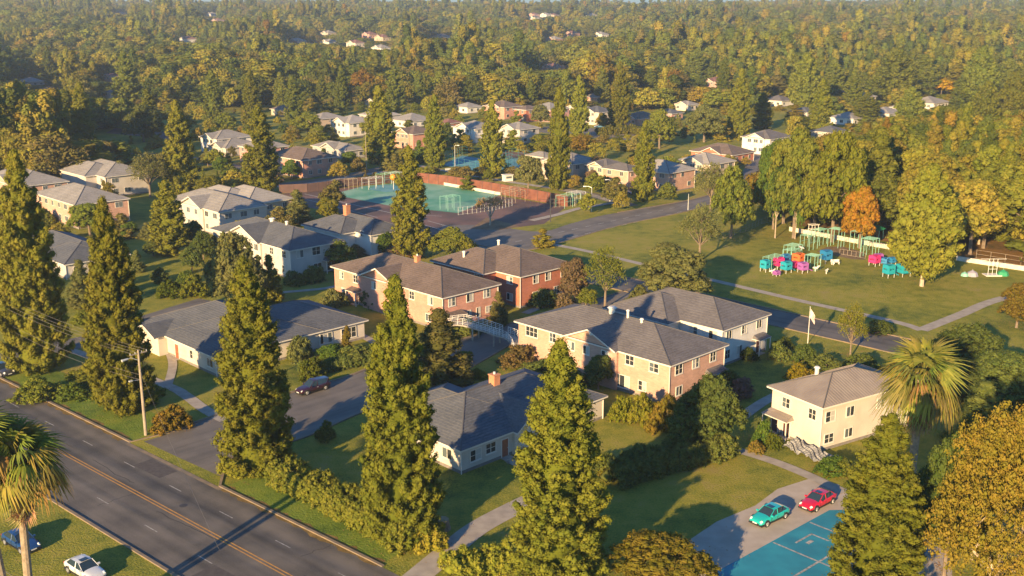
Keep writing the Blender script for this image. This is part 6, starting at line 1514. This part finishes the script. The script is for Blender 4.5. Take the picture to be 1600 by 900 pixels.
def fits(x, y, h, r, frac=.85):
    """largest height that leaves the houses in view, 0 where nothing may stand"""
    for c, R in HC:
        if (c.x - x) ** 2 + (c.y - y) ** 2 < (R * .8 + r * .7) ** 2: return 0
    for P in NOTREE:
        if in_poly(x, y, P): return 0
    for (tx, ty, th, tr) in TREES[:NAMED]:
        if (tx - x) ** 2 + (ty - y) ** 2 < (tr * .6 + r * .6) ** 2: return 0
    z = H(x, y); bx, by = proj(x, y, z); tx, ty = proj(x, y, z + h); w_ = r * pxm(y)
    for (a, b, c, d, D) in KEEP:
        if D > y and bx + w_ > a + 2 and bx - w_ < c - 2 and ty < d - 2 and by > b:
            allow = b + (d - b) * frac
            nh = (by - allow) / max(.01, by - ty) * h
            if nh < h: h = nh; ty = by - (by - ty) * min(1, nh / max(h, .01)) if False else ty
            ty = proj(x, y, z + max(h, .1))[1]
    return h
NAMED = len(TREES)
# fallen leaves on the lawns under the nearer trees
lr = np.random.RandomState(12); V = []; T = []
for (tx, ty, th, tr) in TREES:
    if 60 < ty < 235 and abs(tx) < ty * .55 and tr > 1.2:
        n = int(60 + tr * 55); a = lr.uniform(0, 6.283, n); d = tr * np.abs(lr.normal(.9, .55, n)); x = tx + np.cos(a) * d; y = ty + np.sin(a) * d + .6 * tr
        for X, Y in zip(x, y):
            if any(in_poly(X, Y, P) for P in NOTREE[:3]) and lr.rand() < .75: continue
            s_ = lr.uniform(.05, .12); b_ = lr.uniform(0, 3.14); c_, e_2 = math.cos(b_) * s_, math.sin(b_) * s_
            V += [(X + c_, Y + e_2, .06), (X - e_2 * .6, Y + c_ * .6, .075), (X - c_, Y - e_2, .055), (X + e_2 * .6, Y - c_ * .6, .085)]
me = bpy.data.meshes.new('fallen_leaves'); nf_ = len(V) // 4; me.from_pydata(V, [], [(4 * i, 4 * i + 1, 4 * i + 2, 4 * i + 3) for i in range(nf_)])
me.materials.append(pmat('fallen_leaf', (.30, .17, .05), .9, col2=(.20, .09, .03), scale=.8)); me.update()
tag(link('fallen_leaves', me), 'dry fallen leaves scattered on the lawns under the trees', 'leaves', kind='stuff')
wood_kinds = ['wood0', 'wood1', 'wood2', 'wood3', 'spire0', 'spire1', 'spire2', 'thin0', 'thin1']
cols = [(.14, .148, .024), (.19, .17, .022), (.095, .115, .022), (.22, .185, .028), (.155, .165, .022), (.17, .145, .04), (.215, .165, .024), (.07, .09, .022)]
colname = ['olive', 'golden', 'dark green', 'yellowish', 'light green', 'grey-brown', 'autumn-tinted', 'very dark']
cand = []
y = 195.0
while y < 2700:
    sp = 7.8 if y < 420 else (9.8 if y < 800 else (12.5 if y < 1300 else 15))
    hwid = y * .5 + 30; x = -hwid
    while x < hwid:
        cand.append((x + rnd.uniform(-.45, .45) * sp, y + rnd.uniform(-.45, .45) * sp)); x += sp
    y += sp * .9
LIM = 300
pool = []
for (x, y) in cand:
    zone = None
    if in_poly(x, y, right_wood): zone = 'right'
    elif in_poly(x, y, left_wood): zone = 'left'
    elif y < 285 and (x > 60 or y < 200): continue
    elif in_poly(x, y, left_near): zone = 'left'
    elif y > 520: zone = 'mid'
    elif y > 300 and (x < -.36 * y or x > .30 * y): zone = 'mid'
    elif rnd.random() < (.5 if y > 300 else .36) and x < .22 * y: zone = 'yard'
    if not zone: continue
    patch = math.sin(x * .021 + y * .013) + math.sin(x * .008 - y * .017 + 2)
    k = rnd.choice(('wood0', 'wood1', 'wood2', 'wood3', 'wood0', 'wood1', 'wood2', 'wood3', 'thin0', 'thin1') + (('spire0', 'spire1', 'spire2') if patch > .3 else ()) + (('spire0', 'spire1', 'spire2', 'spire1') if x > 100 and y < 950 else ()) + (('spire0', 'spire1', 'spire2', 'spire0') if patch > 1.1 else ()))
    h = (rnd.uniform(10.5, 17) if k[:4] != 'spir' else rnd.uniform(15, 24)) + 1.3 * patch
    if zone == 'mid' and y > 560: h *= 1.15 + .25 * math.sin(x * .035 + y * .021)
    if zone == 'yard': h = rnd.uniform(2.2, 7.5)
    if zone == 'right' and y < 430:
        q_ = rnd.random(); h = rnd.uniform(13, 19)
        if q_ < .28: k = 'flame0'
        elif q_ < .5: k = 'con%d' % rnd.randrange(3); h += 3
    r = PROTO[k][3] / PROTO[k][2] * h * rnd.uniform(.95, 1.3)
    h2 = fits(x, y, h, r, .55 if zone == 'yard' else .97)
    if h2 < 1.8: continue
    if h2 < h:
        r = min(r, h2 * .8 + .6) if h2 > 2.5 else h2; h = h2
    c = cols[int((math.sin(x * .013 + 3) * math.sin(y * .011) + 1) * 1.2 + rnd.random() * 5.2) % 8]
    if y > 560 and c in (cols[6], cols[5], cols[3]) and rnd.random() < .7: c = cols[rnd.choice((0, 1, 2, 4))]
    if zone == 'right' and c in (cols[6], cols[5]) and rnd.random() < .75: c = cols[rnd.choice((0, 1, 2, 4))]
    if rnd.random() < .012: c = (.20, .13, .02)
    pool.append((pxm(y) * h, x, y, h, r, k, c, zone))
pool.sort(key=lambda t: -t[0])
GRP = {'right': ('woodland trees behind the park', 'leafy tree in the dense sunlit wood behind the park wall'), 'left': ('woodland trees at the left', 'leafy tree in the dark wood at the left side'),
       'mid': ('trees of the wide wood behind the houses', 'leafy tree in the wide wood that spreads behind the houses'), 'yard': ('small yard trees among the back houses', 'small leafy tree in the yards among the back houses')}
LM = [(g(1440, 447), 'the flame-shaped park tree'), (g(1343, 388), 'the orange park tree'), (g(1560, 417), 'the right white wall'), (g(1204, 226), 'the white gabled house beyond the boulevard'), (g(1145, 250), 'the orange brick house'), (g(1300, 378), 'the large park trees'),
      (g(1306, 215), 'the slate-roofed house in the trees'), (g(1390, 185), 'the long low white house'), (g(1460, 170), 'the bright yellow tree'), (g(1535, 207), 'the narrow conifer at far right'), (g(1600, 300), 'the right picture edge'), (g(1222, 165), 'the low white house at far right'),
      (g(1120, 135), 'the dark red roofed house'), (g(1078, 170), 'the half buried cream house'), (g(1000, 190), 'the long salmon house'), (g(936, 180), 'the cream gabled house'), (g(788, 172), 'the farthest salmon house'), (g(640, 190), 'the grey hip-roofed back house'), (g(545, 195), 'the white gabled back house'),
      (g(338, 220), 'the leftmost white back house'), (g(172, 145), 'the houses in the left wood'), (g(40, 128), 'the far left grey roof'), (g(135, 252), 'the conifer above the left roofs'), (g(20, 240), 'the left picture edge'), (g(220, 212), 'the brown field'), (g(460, 190), 'the grey green conifer'), (g(742, 202), 'the white gables by the tennis courts')]
def tree_label(x, y, h, k, c, zone):
    px, py = proj(x, y, 0); lm = min(LM, key=lambda q: (q[0].x - x) ** 2 + (q[0].y - y) ** 2); lx = proj(lm[0].x, lm[0].y, 0)[0]
    i = min(range(8), key=lambda i: sum(abs(a - b) for a, b in zip(cols[i], c)))
    side = 'close behind' if abs(px - lx) < 22 and y > lm[0].y else ('in front of' if abs(px - lx) < 22 else ('left of' if px < lx else 'right of'))
    far = ' well back' if (lm[0].x - x) ** 2 + (lm[0].y - y) ** 2 > 2500 and side != 'in front of' else ''
    kn = {'wood': 'broadleaf tree', 'flam': 'flame-shaped tree', 'con0': 'columnar conifer', 'con1': 'columnar conifer', 'con2': 'columnar conifer', 'thin': 'thin-crowned tree', 'spir': 'columnar conifer'}[k[:4]]
    sz = 'tall' if h > 15.5 else ('low' if h < 8 else 'mid-sized')
    return '%s %s %s%s %s %s' % (sz, colname[i], kn, far, side, lm[1])
LM += [(g(440, 400), 'the cream white house'), (g(342, 345), 'the off-white house'), (g(117, 345), 'the pink-walled house'), (g(100, 440), 'the left blue-grey bungalow'), (g(335, 590), 'the cream corner bungalow'), (g(691, 500), 'the salmon brick house'), (g(579, 385), 'the slate roofed white house'),
       (g(472, 265), 'the lawn salmon house'), (g(163, 290), 'the broad grey roof'), (g(895, 270), 'the boulevard row houses'), (g(1046, 290), 'the box-like corner house')]
YK = ['bush0', 'bush1', 'bush2', 'cone0', 'oak0', 'oak1']
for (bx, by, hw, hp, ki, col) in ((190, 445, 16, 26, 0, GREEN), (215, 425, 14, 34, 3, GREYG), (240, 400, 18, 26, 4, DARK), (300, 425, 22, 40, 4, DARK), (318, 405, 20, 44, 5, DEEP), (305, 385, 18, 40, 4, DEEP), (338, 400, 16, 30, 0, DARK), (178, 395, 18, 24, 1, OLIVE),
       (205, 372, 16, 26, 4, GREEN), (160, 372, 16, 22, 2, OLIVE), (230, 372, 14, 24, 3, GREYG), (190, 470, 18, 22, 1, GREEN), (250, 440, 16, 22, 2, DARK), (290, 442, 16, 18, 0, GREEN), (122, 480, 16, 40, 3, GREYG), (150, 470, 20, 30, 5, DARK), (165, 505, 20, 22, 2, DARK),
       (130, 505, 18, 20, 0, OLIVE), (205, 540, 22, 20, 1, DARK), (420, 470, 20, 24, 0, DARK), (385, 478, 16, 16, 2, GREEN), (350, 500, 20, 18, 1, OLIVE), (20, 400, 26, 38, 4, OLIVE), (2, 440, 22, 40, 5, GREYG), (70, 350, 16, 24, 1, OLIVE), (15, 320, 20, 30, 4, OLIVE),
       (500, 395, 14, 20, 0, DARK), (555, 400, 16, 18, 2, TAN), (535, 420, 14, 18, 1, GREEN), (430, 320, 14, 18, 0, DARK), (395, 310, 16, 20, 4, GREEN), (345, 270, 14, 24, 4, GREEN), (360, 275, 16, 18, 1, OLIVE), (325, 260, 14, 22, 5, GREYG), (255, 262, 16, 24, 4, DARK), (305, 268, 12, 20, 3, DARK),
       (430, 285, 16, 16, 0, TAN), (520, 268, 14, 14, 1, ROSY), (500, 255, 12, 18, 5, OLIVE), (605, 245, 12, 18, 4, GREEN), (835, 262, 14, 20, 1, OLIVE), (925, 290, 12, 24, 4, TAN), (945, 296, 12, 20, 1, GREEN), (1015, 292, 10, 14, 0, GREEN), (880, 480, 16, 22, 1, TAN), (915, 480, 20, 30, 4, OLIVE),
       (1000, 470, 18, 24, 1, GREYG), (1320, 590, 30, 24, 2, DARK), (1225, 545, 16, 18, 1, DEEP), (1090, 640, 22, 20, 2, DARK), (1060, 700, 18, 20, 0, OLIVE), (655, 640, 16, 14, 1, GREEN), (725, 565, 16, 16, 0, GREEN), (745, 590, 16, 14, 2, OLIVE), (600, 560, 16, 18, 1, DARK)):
    p = g(bx, by); s_ = pxm(p.y); plant(YK[ki], p.x, p.y, hp / s_, hw / s_, col, tree_label(p.x, p.y, hp / s_, 'wood0', col, 'yard').replace('tree', 'shrub' if ki < 3 else 'tree'), 'shrub' if ki < 3 else 'tree', group='yard shrubs and small trees', name='shrub' if ki < 3 else None)
n_ind = 0; rest = []
for t in pool:
    _, x, y, h, r, k, c, zone = t
    px, py = proj(x, y, H(x, y))
    if n_ind < LIM - 150 and -40 < px < 1640:
        kk = {'wood0': 'oak0', 'wood1': 'oak1', 'wood2': 'oak2', 'wood3': 'oak0'}.get(k, k) if y < 420 else k
        if kk[:3] == 'oak': plant(kk, x, y, h, r, c, tree_label(x, y, h, k, c, zone), group=GRP[zone][0])
        else: plant(kk, x, y, h, r, c, tree_label(x, y, h, k, c, zone), group=GRP[zone][0], name='conifer_tree' if k[:4] in ('spir', 'con0', 'con1', 'con2') else 'broadleaf_tree')
        n_ind += 1
    else: rest.append(t)
# trees that read alike are told apart by how near they stand
by_label = {}
for o in list(bpy.data.objects):
    if o.get('group') in [v[0] for v in GRP.values()] + ['yard shrubs and small trees']: by_label.setdefault(o['label'], []).append(o)
ORD = ['nearest', 'second nearest', 'third nearest', 'fourth nearest', 'fifth nearest', 'sixth nearest', 'seventh nearest', 'eighth nearest', 'ninth nearest', 'tenth nearest']
for lb, L_ in by_label.items():
    if len(L_) > 1:
        L_.sort(key=lambda o: o.location.y)
        for i, o in enumerate(L_):
            q = ('nearer' if i == 0 else 'farther') if len(L_) == 2 else ('farthest' if i == len(L_) - 1 else ORD[i])
            o['label'] = (q + ' ' + lb).replace(' well back', '' if len((q + lb).split()) > 14 else ' well back')
# far wood: one mass, each tree an instance of the crowns that stand nearer
src = {}
for o in bpy.data.objects:
    if o.parent and o.name.split('.')[0] == 'crown':
        for k in wood_kinds:
            if o.data == PROTO[k][0]: src.setdefault(k, o)
keys = [(k, o) for k, o in src.items()]; kix = {k: i for i, (k, o) in enumerate(keys)}
verts, idx, scl, rot, lcol = [], [], [], [], []
for (_, x, y, h, r, k, c, zone) in rest:
    if k not in kix: k = keys[rnd.randrange(len(keys))][0]
    verts.append((x, y, H(x, y) - .3)); idx.append(kix[k]); scl.append((r / PROTO[k][3], r / PROTO[k][3], h / PROTO[k][2])); rot.append(rnd.uniform(0, 6.28))
    j = rnd.uniform(.8, 1.2); lcol.append((c[0] * j, c[1] * j, c[2] * j))
me = bpy.data.meshes.new('far_wood'); me.from_pydata(verts, [], [])
a = me.attributes.new('leaf_colour', 'FLOAT_VECTOR', 'POINT'); a.data.foreach_set('vector', [v for q in lcol for v in q])
a = me.attributes.new('kind_index', 'INT', 'POINT'); a.data.foreach_set('value', idx)
a = me.attributes.new('size', 'FLOAT_VECTOR', 'POINT'); a.data.foreach_set('vector', [v for s in scl for v in s])
a = me.attributes.new('turn', 'FLOAT', 'POINT'); a.data.foreach_set('value', rot)
fw = link('far_wood', me); tag(fw, 'dense mixed wood covering the far plain and hills up to the skyline', 'wood', kind='stuff')
ng = bpy.data.node_groups.new('far_wood_trees', 'GeometryNodeTree')
ng.interface.new_socket('Geometry', in_out='INPUT', socket_type='NodeSocketGeometry'); ng.interface.new_socket('Geometry', in_out='OUTPUT', socket_type='NodeSocketGeometry')
gi, go = ng.nodes.new('NodeGroupInput'), ng.nodes.new('NodeGroupOutput')
def named(nm, ty):
    n = ng.nodes.new('GeometryNodeInputNamedAttribute'); n.data_type = ty; n.inputs['Name'].default_value = nm; return n
ni, ns, nr_ = named('kind_index', 'INT'), named('size', 'FLOAT_VECTOR'), named('turn', 'FLOAT')
cx = ng.nodes.new('ShaderNodeCombineXYZ'); ng.links.new(nr_.outputs[0], cx.inputs[2])
m2p = ng.nodes.new('GeometryNodeMeshToPoints'); ng.links.new(gi.outputs[0], m2p.inputs[0])
jn = ng.nodes.new('GeometryNodeJoinGeometry')
for i, (k, s) in enumerate(keys):
    cmp = ng.nodes.new('FunctionNodeCompare'); cmp.data_type = 'INT'; cmp.operation = 'EQUAL'
    ng.links.new(ni.outputs[0], cmp.inputs[2]); cmp.inputs[3].default_value = i
    oi = ng.nodes.new('GeometryNodeObjectInfo'); oi.inputs[0].default_value = s; oi.inputs[1].default_value = False
    sm = ng.nodes.new('GeometryNodeSetMaterial'); sm.inputs['Material'].default_value = WOODLEAF; ng.links.new(oi.outputs['Geometry'], sm.inputs['Geometry'])
    ip = ng.nodes.new('GeometryNodeInstanceOnPoints')
    ng.links.new(m2p.outputs[0], ip.inputs['Points']); ng.links.new(cmp.outputs[0], ip.inputs['Selection']); ng.links.new(sm.outputs['Geometry'], ip.inputs['Instance'])
    ng.links.new(cx.outputs[0], ip.inputs['Rotation']); ng.links.new(ns.outputs[0], ip.inputs['Scale']); ng.links.new(ip.outputs[0], jn.inputs[0])
ng.links.new(jn.outputs[0], go.inputs[0])
fw.modifiers.new('trees', 'NODES').node_group = ng
print('TREES named', NAMED, 'individual', len(TREES), 'far', len(verts), 'protos', len(keys))

# ------------------------------------------------------------------ haze over the plain
m = MB(); m.box(-3700, 3700, -420, 6100, -1.5, 62)
hz = m.build('haze', []); tag(hz, 'thin evening haze over the plain', 'haze', kind='stuff')
hm = bpy.data.materials.new('haze'); hm.use_nodes = True; t = hm.node_tree; t.nodes.clear()
pv = t.nodes.new('ShaderNodeVolumePrincipled'); pv.inputs['Color'].default_value = (.74, .86, 1.0, 1); pv.inputs['Density'].default_value = .00017; pv.inputs['Anisotropy'].default_value = .2
oo = t.nodes.new('ShaderNodeOutputMaterial'); t.links.new(pv.outputs[0], oo.inputs['Volume']); hz.data.materials.clear(); hz.data.materials.append(hm)
hm.cycles.homogeneous_volume = True
